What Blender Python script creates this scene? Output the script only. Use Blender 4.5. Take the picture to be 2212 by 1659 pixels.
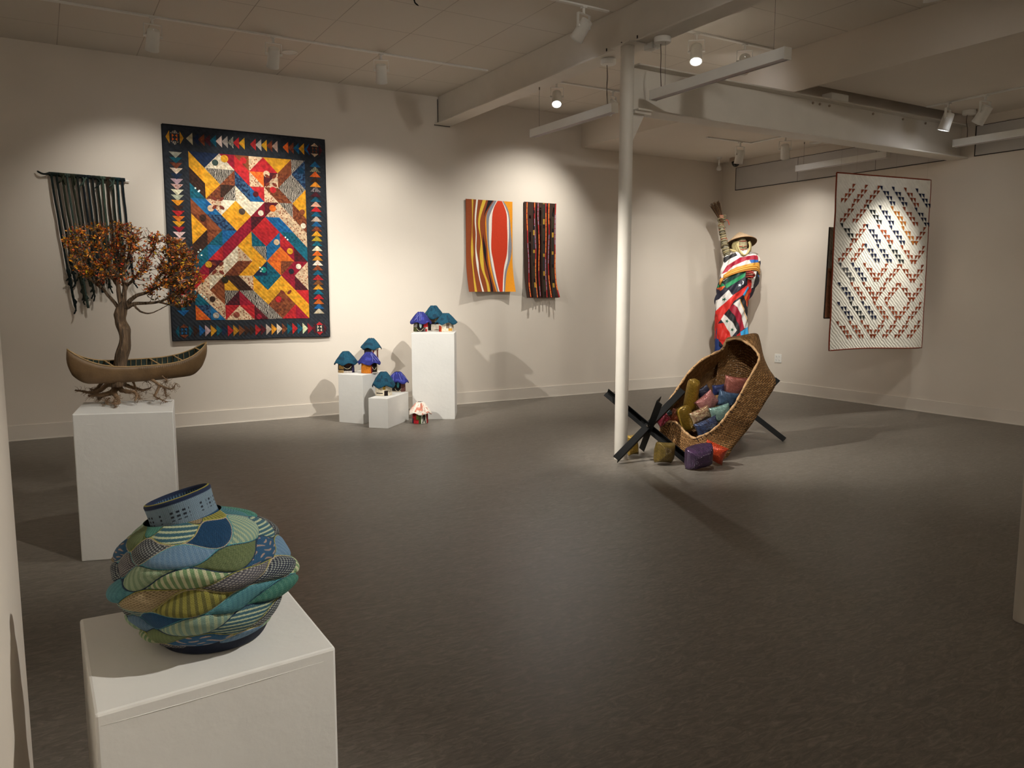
import bpy, math, random
import numpy as np
from mathutils import Vector, Matrix, noise
random.seed(7); PI = math.pi
S = bpy.context.scene
COL = S.collection
for o in list(bpy.data.objects): bpy.data.objects.remove(o)

# ------------------------------------------------------------------ camera
F, CX, CY, H = 1706.0, 1106.0, 829.5, 1.45
PITCH = math.atan((829.5 - 626.0) / F); AZ = math.radians(59.27)
cam = bpy.data.cameras.new('camera'); cam_o = bpy.data.objects.new('camera', cam); COL.objects.link(cam_o)
cam.sensor_width = 36.0; cam.lens = F / 2212 * 36; cam.clip_start = 0.02
cam_o.location = (0, 0, H); cam_o.rotation_euler = (PI / 2 - PITCH, 0, AZ - PI / 2)
S.camera = cam_o
# ------------------------------------------------------------------ world, exposure
w = bpy.data.worlds.new('world'); S.world = w; w.use_nodes = True
w.node_tree.nodes['Background'].inputs[0].default_value = (1, .9, .78, 1)
w.node_tree.nodes['Background'].inputs[1].default_value = 0.0
S.view_settings.view_transform = 'Standard'; S.view_settings.look = 'None'
S.view_settings.exposure = 0.0; S.view_settings.gamma = 1.0; S.view_settings.use_curve_mapping = False
WARM = (1.0, .965, .89)
KL = 1.0            # one multiplier on every lamp of the room

# ------------------------------------------------------------------ measuring helpers (survey of the room from the photo)
_f = Vector((math.cos(AZ) * math.cos(PITCH), math.sin(AZ) * math.cos(PITCH), -math.sin(PITCH)))
_r = Vector((math.sin(AZ), -math.cos(AZ), 0)); _u = _r.cross(_f); _c = Vector((0, 0, H))
def ray(x, y): return _f + _r * ((x - CX) / F) - _u * ((y - CY) / F)
def at(x, y, d): return _c + ray(x, y) * d
def onp(x, y, ax, v):
    r = ray(x, y); return _c + r * ((v - _c[ax]) / r[ax])

# ------------------------------------------------------------------ colours and materials
def lin(h):
    if isinstance(h, str):
        h = h.lstrip('#'); v = [int(h[i:i+2], 16) / 255 for i in (0, 2, 4)]
    else: v = h
    return tuple((c / 12.92 if c <= .04045 else ((c + .055) / 1.055) ** 2.4) for c in v)
class NT:
    def __init__(s, name):
        s.m = bpy.data.materials.new(name); s.m.use_nodes = True; s.t = s.m.node_tree; s.n = s.t.nodes
        s.b = s.n['Principled BSDF']
    def add(s, typ, **k):
        n = s.n.new(typ)
        for a, v in k.items():
            if a.startswith('i_'):
                key = a[2:].replace('_', ' ')
                n.inputs[int(key) if key.isdigit() else key].default_value = v
            else: setattr(n, a, v)
        return n
    def l(s, a, b): s.t.links.new(a, b)
def mat(name, color, rough=.6, var=.0, scale=8.0, bump=0.0, bscale=60.0, metal=0.0, spec=.5, stretch=None):
    t = NT(name); c = lin(color); t.b.inputs['Base Color'].default_value = (*c, 1)
    t.b.inputs['Roughness'].default_value = rough; t.b.inputs['Metallic'].default_value = metal
    t.b.inputs['Specular IOR Level'].default_value = spec
    tc = t.add('ShaderNodeTexCoord'); src = tc.outputs['Object']
    if stretch:
        mp = t.add('ShaderNodeMapping'); mp.inputs['Scale'].default_value = stretch; t.l(src, mp.inputs[0]); src = mp.outputs[0]
    if var > 0:
        nz = t.add('ShaderNodeTexNoise', i_Scale=scale, i_Detail=6.0); t.l(src, nz.inputs['Vector'])
        mr = t.add('ShaderNodeMapRange'); mr.inputs['To Min'].default_value = 1 - var; mr.inputs['To Max'].default_value = 1 + var
        mr.inputs['From Min'].default_value = .3; mr.inputs['From Max'].default_value = .7
        t.l(nz.outputs[0], mr.inputs[0])
        mx = t.add('ShaderNodeVectorMath', operation='SCALE'); mx.inputs[0].default_value = c; t.l(mr.outputs[0], mx.inputs['Scale'])
        t.l(mx.outputs[0], t.b.inputs['Base Color'])
    if bump > 0:
        n2 = t.add('ShaderNodeTexNoise', i_Scale=bscale, i_Detail=4.0); t.l(src, n2.inputs['Vector'])
        bp = t.add('ShaderNodeBump', i_Strength=1.0, i_Distance=bump); t.l(n2.outputs[0], bp.inputs['Height']); t.l(bp.outputs[0], t.b.inputs['Normal'])
    return t.m
def mat_cloth(name, rough=.85, weave=900.0, bump=.0006, sheen=.0, var=.12, vscale=25.0, spec=.3, quilting=0.0):
    """colour comes from the mesh: Col = cloth, Pat = printed second colour, alpha = kind of print"""
    t = NT(name); t.b.inputs['Roughness'].default_value = rough; t.b.inputs['Specular IOR Level'].default_value = spec
    tc = t.add('ShaderNodeTexCoord'); ob = tc.outputs['Object']
    a = t.add('ShaderNodeAttribute', attribute_name='Col'); p = t.add('ShaderNodeAttribute', attribute_name='Pat')
    wv = t.add('ShaderNodeTexWave', i_Scale=22.0, i_Distortion=9.0, i_Detail=2.0); t.l(ob, wv.inputs['Vector'])
    g1 = t.add('ShaderNodeMath', operation='GREATER_THAN'); g1.inputs[1].default_value = .5; t.l(wv.outputs['Fac'], g1.inputs[0])
    vo = t.add('ShaderNodeTexVoronoi', i_Scale=45.0); t.l(ob, vo.inputs['Vector'])
    g2 = t.add('ShaderNodeMath', operation='LESS_THAN'); g2.inputs[1].default_value = .33; t.l(vo.outputs['Distance'], g2.inputs[0])
    nz = t.add('ShaderNodeTexNoise', i_Scale=38.0, i_Detail=3.0); t.l(ob, nz.inputs['Vector'])
    g3 = t.add('ShaderNodeMapRange'); g3.inputs['From Min'].default_value = .46; g3.inputs['From Max'].default_value = .56; t.l(nz.outputs[0], g3.inputs[0])
    prev = None
    for k, g in ((1, g1.outputs[0]), (2, g2.outputs[0]), (3, g3.outputs[0])):
        cmp_ = t.add('ShaderNodeMath', operation='COMPARE'); cmp_.inputs[1].default_value = k * .25; cmp_.inputs[2].default_value = .1
        t.l(p.outputs['Alpha'], cmp_.inputs[0])
        m_ = t.add('ShaderNodeMath', operation='MULTIPLY'); t.l(cmp_.outputs[0], m_.inputs[0]); t.l(g, m_.inputs[1])
        if prev is None: prev = m_.outputs[0]
        else:
            ad = t.add('ShaderNodeMath', operation='ADD'); t.l(prev, ad.inputs[0]); t.l(m_.outputs[0], ad.inputs[1]); prev = ad.outputs[0]
    mx = t.add('ShaderNodeMix', data_type='RGBA'); t.l(prev, mx.inputs['Factor']); t.l(a.outputs['Color'], mx.inputs['A']); t.l(p.outputs['Color'], mx.inputs['B'])
    n3 = t.add('ShaderNodeTexNoise', i_Scale=vscale, i_Detail=5.0); t.l(ob, n3.inputs['Vector'])
    mr = t.add('ShaderNodeMapRange'); mr.inputs['From Min'].default_value = .3; mr.inputs['From Max'].default_value = .7
    mr.inputs['To Min'].default_value = 1 - var; mr.inputs['To Max'].default_value = 1 + var; t.l(n3.outputs[0], mr.inputs[0])
    sc = t.add('ShaderNodeVectorMath', operation='SCALE'); t.l(mx.outputs['Result'], sc.inputs[0]); t.l(mr.outputs[0], sc.inputs['Scale'])
    t.l(sc.outputs[0], t.b.inputs['Base Color'])
    hgt = n3.outputs[0]
    if quilting:
        w2 = t.add('ShaderNodeTexWave', i_Scale=14.0, i_Distortion=3.0, i_Detail=2.0, bands_direction='DIAGONAL'); t.l(ob, w2.inputs['Vector']); hgt = w2.outputs['Fac']
    bp = t.add('ShaderNodeBump', i_Strength=.6, i_Distance=quilting or bump); t.l(hgt, bp.inputs['Height']); t.l(bp.outputs[0], t.b.inputs['Normal'])
    return t.m
def mat_weave(name, c1, c2, dark, sx, sy, rough=.5, metal=0.0, bump=.004, attr=False, rot=0.0, spec=.5, mortar=.08):
    """plaited flat strands laid out on the surface's own UVs"""
    t = NT(name); t.b.inputs['Roughness'].default_value = rough; t.b.inputs['Metallic'].default_value = metal
    t.b.inputs['Specular IOR Level'].default_value = spec
    uv = t.add('ShaderNodeUVMap'); mp = t.add('ShaderNodeMapping'); mp.inputs['Scale'].default_value = (sx, sy, 1); mp.inputs['Rotation'].default_value = (0, 0, rot)
    t.l(uv.outputs[0], mp.inputs[0])
    nz = t.add('ShaderNodeTexNoise', i_Scale=1.3, i_Detail=2.0); t.l(mp.outputs[0], nz.inputs['Vector'])
    dv = t.add('ShaderNodeVectorMath', operation='MULTIPLY_ADD'); t.l(nz.outputs['Color'], dv.inputs[0]); dv.inputs[1].default_value = (.55, .45, 0); t.l(mp.outputs[0], dv.inputs[2])
    br = t.add('ShaderNodeTexBrick', offset=.5, offset_frequency=2)
    br.inputs['Scale'].default_value = 1.0; br.inputs['Brick Width'].default_value = 1.0; br.inputs['Row Height'].default_value = .5
    br.inputs['Mortar Size'].default_value = mortar; br.inputs['Mortar Smooth'].default_value = 1.0; br.inputs['Bias'].default_value = 0.0
    br.inputs['Color1'].default_value = (*lin(c1), 1); br.inputs['Color2'].default_value = (*lin(c2), 1); br.inputs['Mortar'].default_value = (*lin(dark), 1)
    t.l(dv.outputs[0], br.inputs['Vector'])
    t.l(br.outputs['Color'], t.b.inputs['Base Color'])
    # each strand is rounded over its own width
    inv = t.add('ShaderNodeMath', operation='SUBTRACT'); inv.inputs[0].default_value = 1.0; t.l(br.outputs['Fac'], inv.inputs[1])
    bp = t.add('ShaderNodeBump', i_Strength=1.0, i_Distance=bump); t.l(inv.outputs[0], bp.inputs['Height']); t.l(bp.outputs[0], t.b.inputs['Normal'])
    return t.m
def mat_emit(name, color, strength):
    t = NT(name); t.b.inputs['Base Color'].default_value = (.8, .8, .8, 1)
    t.b.inputs['Emission Color'].default_value = (*color, 1); t.b.inputs['Emission Strength'].default_value = strength
    return t.m

M = {}
M['wall'] = mat('wall_paint', '#d9cfc2', .8, .015, 2.0, .0006, 90)
M['ceil'] = None
M['base'] = mat('baseboard_vinyl', '#d6cdc1', .45, .02, 3)
M['white'] = mat('white_metal', '#e6e4de', .4, .02, 10)
M['beam'] = mat('painted_beam', '#d4cdc2', .5, .03, 5, .001, 20)
M['ped'] = mat('pedestal_paint', '#dcdad5', .5, .03, 4, .0012, 28)
M['panel'] = mat('frosted_panel', '#c2beba', .6, .03, 3)
M['dark'] = mat('dark_joint', '#2b2622', .6)
M['black'] = mat('black_steel', '#0d0d0d', .5, .1, 20, .0004, 120, spec=.18)
M['blackplastic'] = mat('black_plastic', '#0b0b0c', .15)
M['brass'] = mat('pale_cap', '#a08f7c', .5)
M['cable'] = mat('brown_cable', '#4a3a30', .6)
M['wire'] = mat('steel_wire', '#6f665c', .4, metal=.3)
M['cloth'] = mat_cloth('patchwork_cloth', var=.34, vscale=30, quilting=.0028)
M['quiltw'] = mat_cloth('white_quilt_cloth', var=.06, vscale=18, quilting=.008)
M['tapestry'] = mat_cloth('woven_tapestry', var=.12, vscale=160, bump=.0015)
M['felt'] = mat_cloth('felted_cloth', var=.22, vscale=60, bump=.004)
M['satin'] = mat_cloth('flag_cloth', rough=.55, var=.08, vscale=14, bump=.012, spec=.35)
M['lens'] = mat_emit('lamp_lens', (.93, .95, 1.0), 30.0)
M['tube'] = mat_emit('lamp_diffuser_off', (0, 0, 0), 0.0); M['tube'].node_tree.nodes['Principled BSDF'].inputs['Base Color'].default_value = (*lin('#b9aeb2'), 1)

# main ceiling: painted boards with fine joints
def ceil_mat():
    t = NT('ceiling_boards'); t.b.inputs['Roughness'].default_value = .85
    tc = t.add('ShaderNodeTexCoord'); sp = t.add('ShaderNodeSeparateXYZ'); t.l(tc.outputs['Object'], sp.inputs[0])
    outs = []
    for ax, off in (('X', .28), ('Y', .03)):
        a = t.add('ShaderNodeMath', operation='SUBTRACT'); a.inputs[1].default_value = off; t.l(sp.outputs[ax], a.inputs[0])
        d = t.add('ShaderNodeMath', operation='DIVIDE'); d.inputs[1].default_value = .685; t.l(a.outputs[0], d.inputs[0])
        fr = t.add('ShaderNodeMath', operation='FRACT'); t.l(d.outputs[0], fr.inputs[0])
        lt = t.add('ShaderNodeMath', operation='LESS_THAN'); lt.inputs[1].default_value = .011; t.l(fr.outputs[0], lt.inputs[0]); outs.append(lt)
    mxm = t.add('ShaderNodeMath', operation='MAXIMUM'); t.l(outs[0].outputs[0], mxm.inputs[0]); t.l(outs[1].outputs[0], mxm.inputs[1])
    nz = t.add('ShaderNodeTexNoise', i_Scale=1.2, i_Detail=3.0); t.l(tc.outputs['Object'], nz.inputs['Vector'])
    mu = t.add('ShaderNodeMath', operation='MULTIPLY'); t.l(mxm.outputs[0], mu.inputs[0]); t.l(nz.outputs[0], mu.inputs[1])
    mx = t.add('ShaderNodeMix', data_type='RGBA'); t.l(mu.outputs[0], mx.inputs['Factor'])
    mx.inputs['A'].default_value = (*lin('#dad2c6'), 1); mx.inputs['B'].default_value = (*lin('#7c6c5c'), 1)
    t.l(mx.outputs['Result'], t.b.inputs['Base Color']); return t.m
M['ceil'] = ceil_mat()
def floor_mat():
    t = NT('marbled_linoleum'); t.b.inputs['Roughness'].default_value = .48; t.b.inputs['Specular IOR Level'].default_value = .5
    tc = t.add('ShaderNodeTexCoord'); mp = t.add('ShaderNodeMapping'); mp.inputs['Scale'].default_value = (9, 30, 1); mp.inputs['Rotation'].default_value = (0, 0, math.radians(35))
    t.l(tc.outputs['Object'], mp.inputs[0])
    n1 = t.add('ShaderNodeTexNoise', i_Scale=1.0, i_Detail=9.0, i_Roughness=.74, i_Distortion=2.2); t.l(mp.outputs[0], n1.inputs['Vector'])
    n2 = t.add('ShaderNodeTexNoise', i_Scale=1.1, i_Detail=3.0); t.l(tc.outputs['Object'], n2.inputs['Vector'])
    cr = t.add('ShaderNodeValToRGB'); e = cr.color_ramp.elements
    e[0].position = .28; e[0].color = (*lin('#4c453d'), 1); e[1].position = .75; e[1].color = (*lin('#8f877d'), 1)
    m = e.new(.5); m.color = (*lin('#6b645b'), 1); t.l(n1.outputs[0], cr.inputs[0])
    mr = t.add('ShaderNodeMapRange'); mr.inputs['To Min'].default_value = .9; mr.inputs['To Max'].default_value = 1.1; t.l(n2.outputs[0], mr.inputs[0])
    sc = t.add('ShaderNodeVectorMath', operation='SCALE'); t.l(cr.outputs[0], sc.inputs[0]); t.l(mr.outputs[0], sc.inputs['Scale'])
    t.l(sc.outputs[0], t.b.inputs['Base Color'])
    r2 = t.add('ShaderNodeMapRange'); r2.inputs['To Min'].default_value = .34; r2.inputs['To Max'].default_value = .55; t.l(n1.outputs[0], r2.inputs[0]); t.l(r2.outputs[0], t.b.inputs['Roughness'])
    return t.m
M['floor'] = floor_mat()

# ------------------------------------------------------------------ mesh helpers
class MB:
    def __init__(s): s.v = []; s.f = []; s.c = []; s.p = []; s.mi = []
    def quad(s, pts, c=None, p=None):
        n = len(s.v); s.v += [tuple(q) for q in pts]; s.f.append(tuple(range(n, n + len(pts)))); s.c.append(c); s.p.append(p)
    def prism(s, base, z0, z1, c=None):
        """base: list of xy, extruded z0..z1"""
        n = len(s.v); k = len(base)
        s.v += [(x, y, z0) for x, y in base] + [(x, y, z1) for x, y in base]
        s.f.append(tuple(n + i for i in reversed(range(k)))); s.f.append(tuple(n + k + i for i in range(k)))
        for i in range(k): j = (i + 1) % k; s.f.append((n + i, n + j, n + k + j, n + k + i))
        s.c += [c] * (k + 2); s.p += [None] * (k + 2)
    def box(s, a, b, c=None):
        s.prism([(a[0], a[1]), (b[0], a[1]), (b[0], b[1]), (a[0], b[1])], a[2], b[2], c)
    def hexa(s, p8, c=None):
        n = len(s.v); s.v += [tuple(q) for q in p8]
        for f in ((3, 2, 1, 0), (4, 5, 6, 7), (0, 1, 5, 4), (1, 2, 6, 5), (2, 3, 7, 6), (3, 0, 4, 7)): s.f.append(tuple(n + i for i in f)); s.c.append(c); s.p.append(None)
    def rings(s, rings, c=None, cap=True, closed=True, colfn=None):
        """loft through rings of equal point count"""
        n = len(s.v); k = len(rings[0])
        for r in rings: s.v += [tuple(q) for q in r]
        for a in range(len(rings) - 1):
            for i in range(k if closed else k - 1):
                j = (i + 1) % k
                s.f.append((n + a*k + i, n + a*k + j, n + (a+1)*k + j, n + (a+1)*k + i))
                s.c.append(colfn(a, i) if colfn else c); s.p.append(None)
        if cap:
            s.f.append(tuple(n + i for i in reversed(range(k)))); s.f.append(tuple(n + (len(rings)-1)*k + i for i in range(k)))
            s.c += [colfn(0, 0) if colfn else c, colfn(len(rings)-2, 0) if colfn else c]; s.p += [None] * 2
    def tube(s, pts, rad, k=8, c=None, cap=True):
        pts = [Vector(p) for p in pts]; rr = []; up = None
        for i, p in enumerate(pts):
            t = (pts[min(i+1, len(pts)-1)] - pts[max(i-1, 0)])
            if t.length < 1e-9: t = Vector((0, 0, 1))
            t.normalize()
            if up is None: up = t.orthogonal().normalized()
            up = (up - t * up.dot(t)); up = up.normalized() if up.length > 1e-6 else t.orthogonal().normalized()
            b = t.cross(up); r = rad[i] if isinstance(rad, (list, tuple)) else rad
            rr.append([p + (up * math.cos(a) + b * math.sin(a)) * r for a in [2*PI*q/k for q in range(k)]])
        s.rings(rr, c, cap)
    def build(s, name, m, parent=None, smooth=False, bevel=0, uv=None):
        me = bpy.data.meshes.new(name); me.from_pydata(s.v, [], s.f); me.update()
        if any(c is not None for c in s.c):
            ls = np.array([p.loop_total for p in me.polygons])
            ca = np.array([(*(c or (.5, .5, .5)), 1.0) for c in s.c], dtype=np.float32)
            pa = np.array([((*(p[0]), p[1] * .25) if p else (0, 0, 0, 0.0)) for p in s.p], dtype=np.float32)
            for nm, arr in (('Col', ca), ('Pat', pa)):
                at_ = me.color_attributes.new(nm, 'FLOAT_COLOR', 'CORNER'); at_.data.foreach_set('color', np.repeat(arr, ls, axis=0).ravel())
        if uv is not None:
            ul = me.uv_layers.new(name='UVMap'); vi = np.empty(len(me.loops), dtype=np.int32); me.loops.foreach_get('vertex_index', vi)
            ul.data.foreach_set('uv', np.array(uv, dtype=np.float32)[vi].ravel())
        me.materials.append(m)
        if smooth: me.polygons.foreach_set('use_smooth', [True] * len(me.polygons))
        o = bpy.data.objects.new(name, me); COL.objects.link(o)
        if parent: o.parent = parent
        if bevel:
            b = o.modifiers.new('b', 'BEVEL'); b.width = bevel; b.segments = 2; b.limit_method = 'ANGLE'; b.angle_limit = .7
        return o
def tag(o, label=None, cat=None, group=None, kind=None):
    if label: o['label'] = label
    if cat: o['category'] = cat
    if group: o['group'] = group
    if kind: o['kind'] = kind
    return o
def thing(name, loc, label, cat, group=None, rz=0):
    o = bpy.data.objects.new(name, None); COL.objects.link(o); o.location = loc; o.rotation_euler = (0, 0, rz); o.empty_display_size = .05
    return tag(o, label, cat, group)
def L(pts, o):     # world points -> local of thing o (no rotation)
    return [tuple(Vector(p) - o.location) for p in pts]
def struct(name, mb, m, **k):
    return tag(mb.build(name, m, **k), kind='structure')
def catmull(pts, n, closed=False):
    P = [Vector(p) for p in pts]; out = []; N = len(P); segs = N if closed else N - 1
    for i in range(n):
        u = i / (n if closed else n - 1) * segs; k = min(int(u), segs - 1); t = u - k
        g = (lambda j: P[j % N]) if closed else (lambda j: P[max(0, min(N-1, j))])
        p0, p1, p2, p3 = g(k-1), g(k), g(k+1), g(k+2)
        out.append(.5 * ((2*p1) + (p2-p0)*t + (2*p0-5*p1+4*p2-p3)*t*t + (3*p1-p0-3*p2+p3)*t**3))
    return out
def nz(x, y=0, z=0): return noise.noise(Vector((x, y, z)))

# ------------------------------------------------------------------ the room
BW, RW, LW, FW, CZ, SZ, SX = 8.9, 9.0, -4.0, -3.0, 3.75, 3.346, 6.37
def slab(name, a, b, m): mb = MB(); mb.box(a, b); return struct(name, mb, m)
slab('floor', (LW - .1, FW - .1, -.1), (RW + .1, BW + .1, 0), M['floor'])
slab('wall_back', (LW, BW, 0), (RW + .12, BW + .12, CZ), M['wall'])
slab('wall_right', (RW, FW, 0), (RW + .12, BW, CZ), M['wall'])
slab('wall_left', (LW - .12, FW, 0), (LW, BW + .12, CZ), M['wall'])
slab('wall_front', (LW, FW - .12, 0), (RW + .12, FW, CZ), M['wall'])
slab('wall_stub', (-.235, .95, 0), (-.095, 2.48, CZ), M['wall'])
slab('ceiling', (LW - .1, FW - .1, CZ), (RW + .12, BW + .12, CZ + .1), M['ceil'])
mb = MB(); mb.box((SX + .02, FW, SZ), (RW, 5.13, CZ - .002)); mb.box((SX + .02, 5.43, SZ), (RW, BW, CZ - .002)); mb.box((SX + .02, 5.13, CZ - .03), (RW, 5.43, CZ - .002)); mb.box((SX, FW, SZ), (SX + .02, BW, CZ - .002))
struct('ceiling_lowered', mb, M['wall'])
for nm, a, b in (('baseboard_back', (LW, BW - .012, 0), (RW, BW, .152)), ('baseboard_right', (RW - .012, FW, 0), (RW, BW - .012, .152)), ('baseboard_left', (LW, FW, 0), (LW + .012, BW - .012, .152))):
    mb = MB(); mb.box(a, b)
    if nm == 'baseboard_back': mb.box((LW, BW - .02, 0), (RW - .02, BW - .012, .012))
    if nm == 'baseboard_right': mb.box((RW - .02, FW, 0), (RW - .012, BW - .02, .012))
    struct(nm, mb, M['base'], bevel=.002)
# grey window panels high on the right wall
for nm, y0, y1, seams in (('window_1', 5.40, 8.62, (6.32, 7.5)), ('window_2', 2.2, 5.10, (3.7,))):
    p = MB(); p.box((RW - .006, y0, 2.925), (RW - .0005, y1, 3.24)); o = struct(nm, p, M['panel'])
    f = MB(); t_ = .009
    f.box((RW - .009, y0 - t_, 2.925 - t_), (RW - .0005, y1 + t_, 2.925)); f.box((RW - .009, y0 - t_, 3.24), (RW - .0005, y1 + t_, 3.245))
    for yy in (y0 - t_, y1): f.box((RW - .009, yy, 2.925), (RW - .0005, yy + t_, 3.24))
    for yy in seams: f.box((RW - .0075, yy, 2.925), (RW - .0005, yy + .004, 3.24))
    f.build('window_frame', M['dark'], o)
# ------------------------------------------------------------------ beams and columns
BX = 4.31
t = thing('ceiling_beam', (BX, 3, 3.42), 'boxed white beam under the high ceiling, running over the round column to the back wall', 'beam')
mb = MB(); mb.box((-.055, FW - 3, .016), (.055, BW - 3 - .001, CZ - 3.42 - .001)); mb.build('web', M['beam'], t, bevel=.003)
mb = MB(); mb.box((-.1, FW - 3, 0), (.1, BW - 3 - .001, .016)); mb.build('bottom_flange', M['beam'], t, bevel=.003)
mb = MB(); mb.tube([(-.062, 5.893, .02), (-.064, 5.893, .3)], .004, 6); mb.tube([(-.11, 5.893, -.002), (.1, 5.893, -.004)], .005, 6); mb.build('dark_gap', M['dark'], t)
mb = MB()
for yy in (2.55, 2.35, 2.15): mb.tube([(-.085, yy, .017), (-.085, yy, .045)], .006, 6)
mb.build('bolt', M['dark'], t)
t = thing('ceiling_beam', (4.31, 5.28, 2.905), 'white steel I-beam running from the round column across to the right wall', 'beam')
LX = RW - 4.31 - .001
mb = MB(); mb.box((-.033, -.008, .014), (LX, .008, .351)); mb.build('web', M['beam'], t)
mb = MB(); mb.box((-.033, -.1, 0), (LX, .1, .014)); mb.build('bottom_flange', M['beam'], t, bevel=.003)
mb = MB(); mb.box((-.033, -.1, .351), (LX, .1, .365)); mb.build('top_flange', M['beam'], t, bevel=.003)
for xx in (2.18, 2.28, 2.42, 3.1, 3.6, 4.0):
    mb = MB(); mb.tube([(xx, -.006, .325), (xx, -.02, .325)], .012, 6); mb.build('bolt', M['brass'], t)
mb = MB(); mb.box((2.35, -.09, .365), (2.6, .02, .43)); mb.build('shim', M['white'], t)
def column(x, y, label, top=3.42, gusset=True):
    t = thing('support_column', (x, y, 0), label, 'column')
    mb = MB(); mb.rings([[(.056*math.cos(a), .056*math.sin(a), z) for a in [2*PI*i/40 for i in range(40)]] for z in [0, .005] + [k*.1 for k in range(1, 34)] + [top - .012]]); mb.build('shaft', M['beam'], t, smooth=False).data.polygons.foreach_set('use_smooth', [True]*(40*35) + [False]*2)
    mb = MB(); mb.box((-.08, -.12, top - .012), (.12, .12, top - .0005)); mb.build('cap_plate', M['beam'], t, bevel=.002)
    if gusset:
        mb = MB(); n0 = [(.05, -.004, 2.895), (.19, -.004, 2.895), (.05, -.004, 2.64)]; n1 = [(a, .004, b) for a, _, b in n0]; mb.rings([n0, n1]); mb.box((.05, -.05, 2.885), (.22, .05, 2.9045)); mb.build('bracket', M['beam'], t)
    return t
column(4.22, 5.265, 'round white steel column standing beside the crossed black bars')
column(3.656, 1.703, 'grey round column foot cut by the right edge of the picture', gusset=False)

# ------------------------------------------------------------------ lamps
def aim(v):
    return Vector(v).normalized().to_track_quat('Z', 'Y')
def spotlight(cx, cy, cz, target, watts, label, cone=42, blend=.75, roll=0.0, soft=.035, col=WARM, light=True, lensm=None):
    t = thing('track_spotlight', (cx, cy, cz), label, 'spotlight', 'track spotlights')
    piv = Vector((0, 0, -.155)); d = (Vector(target) - Vector((cx, cy, cz)) - piv).normalized(); q = aim(d)
    hd = Vector((d.x, d.y, 0)); hd = hd.normalized() if hd.length > .02 else Vector((0, 1, 0)); sd = Vector((-hd.y, hd.x, 0))
    mb = MB(); mb.box((-.02, -.02, -.012), (.02, .02, 0)); mb.tube([(0, 0, -.008), (0, 0, -.055)], .011, 12); mb.build('stem', M['white'], t)
    # yoke: a flat U hung from the stem, open downwards
    mb = MB(); w_ = .070; h_ = .012
    def bar(a, b, n):
        a, b = Vector(a), Vector(b); tt = (b - a).normalized(); nn = Vector(n)
        o_ = tt.cross(nn) * .0025; e = nn * h_; mb.hexa([a-e-o_, a+e-o_, a+e+o_, a-e+o_, b-e-o_, b+e-o_, b+e+o_, b-e+o_])
    tp = Vector((0, 0, -.058))
    bar(tp - sd * w_, tp + sd * w_, hd); bar(tp - sd * w_, piv - sd * w_, hd); bar(tp + sd * w_, piv + sd * w_, hd)
    for s_ in (-1, 1): mb.tube([piv + sd * s_ * (w_ + .006), piv + sd * s_ * .052], .012, 10)
    mb.build('yoke', M['white'], t)
    prof = [(-.056, .044), (-.05, .05), (.0, .052), (.1, .055), (.118, .058), (.118, .05), (.104, .046)]
    mb = MB(); mb.rings([[piv + q @ Vector((r*math.cos(a), r*math.sin(a), z)) for a in [2*PI*i/28 for i in range(28)]] for z, r in prof], cap=False)
    mb.rings([[piv + q @ Vector((r*math.cos(a), r*math.sin(a), -.056)) for a in [2*PI*i/28 for i in range(28)]] for r in (.044, .002)], cap=False)
    body = mb.build('lamp_body', M['white'], t, smooth=True)
    mb = MB(); mb.quad([piv + q @ Vector((.046*math.cos(a), .046*math.sin(a), .105)) for a in [2*PI*i/28 for i in range(28)]]); mb.build('lens', lensm or M['lens'], body)
    if light:
        ld = bpy.data.lights.new('spot', 'SPOT'); ld.energy = watts * KL * (Vector(target) - Vector((cx, cy, cz))).length ** 2; ld.color = col; ld.spot_size = math.radians(cone); ld.spot_blend = blend; ld.shadow_soft_size = soft
        lo = bpy.data.objects.new('lamp_light', ld); COL.objects.link(lo); lo.parent = t
        lo.location = piv + d * .13; lo.rotation_euler = aim(-d).to_euler()
    return t
LAMPS = [      # x, y, ceiling height, aimed at, brightness at the target, label, cone
 (.96, 7.57, CZ, (.85, 8.9, 1.7), 13, 'white track spotlight nearest the left edge, above the knotted hanging', 84),
 (1.97, 7.57, CZ, (2.05, 8.9, 1.8), 34, 'white track spotlight above the big patchwork quilt, middle of the row of three', 78),
 (3.01, 7.57, CZ, (3.5, 8.8, 1.5), 22, 'white track spotlight above the little huts, right end of the row of three', 88),
 (3.95, 5.50, CZ, (3.3, 8.3, .7), 26, 'white track spotlight close to the left face of the boxed beam', 52),
 (5.08, 7.57, CZ, (3.7, 5.6, 0), 7.5, 'lit track spotlight facing us beyond the boxed beam, left of the column', 66),
 (5.86, 7.57, CZ, (5.35, 8.9, 1.7), 27, 'white track spotlight half hidden behind the near end of a hanging light bar', 92),
 (5.22, 5.53, CZ, (3.9, 4.2, 0), 3.5, 'lit track spotlight facing us just right of the column top', 75),
 (5.83, 5.53, CZ, (8.3, 8.3, 1.5), 26, 'white track spotlight above the longer hanging light bar, right of the lit one', 52),
 (7.86, 7.48, SZ, (7.88, 8.1, .4), 7, 'white track spotlight on the bent track near the ceiling camera', 95),
 (8.05, 6.92, SZ, (9.0, 7.6, 1.2), 9, 'white track spotlight at the near end of the bent track', 100),
 (8.05, 4.87, SZ, (7.85, 5.6, .7), 8, 'white track spotlight above the far end of the right-hand light bar', 62),
 (8.05, 4.50, SZ, (8.15, 5.53, 1.72), 50, 'white track spotlight pointing right, second on the track over the white quilt', 48),
]
for cx, cy, cz, tg, wt, lb, cone in LAMPS: spotlight(cx, cy, cz - .012, tg, wt, lb, cone, 1.0)
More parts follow.
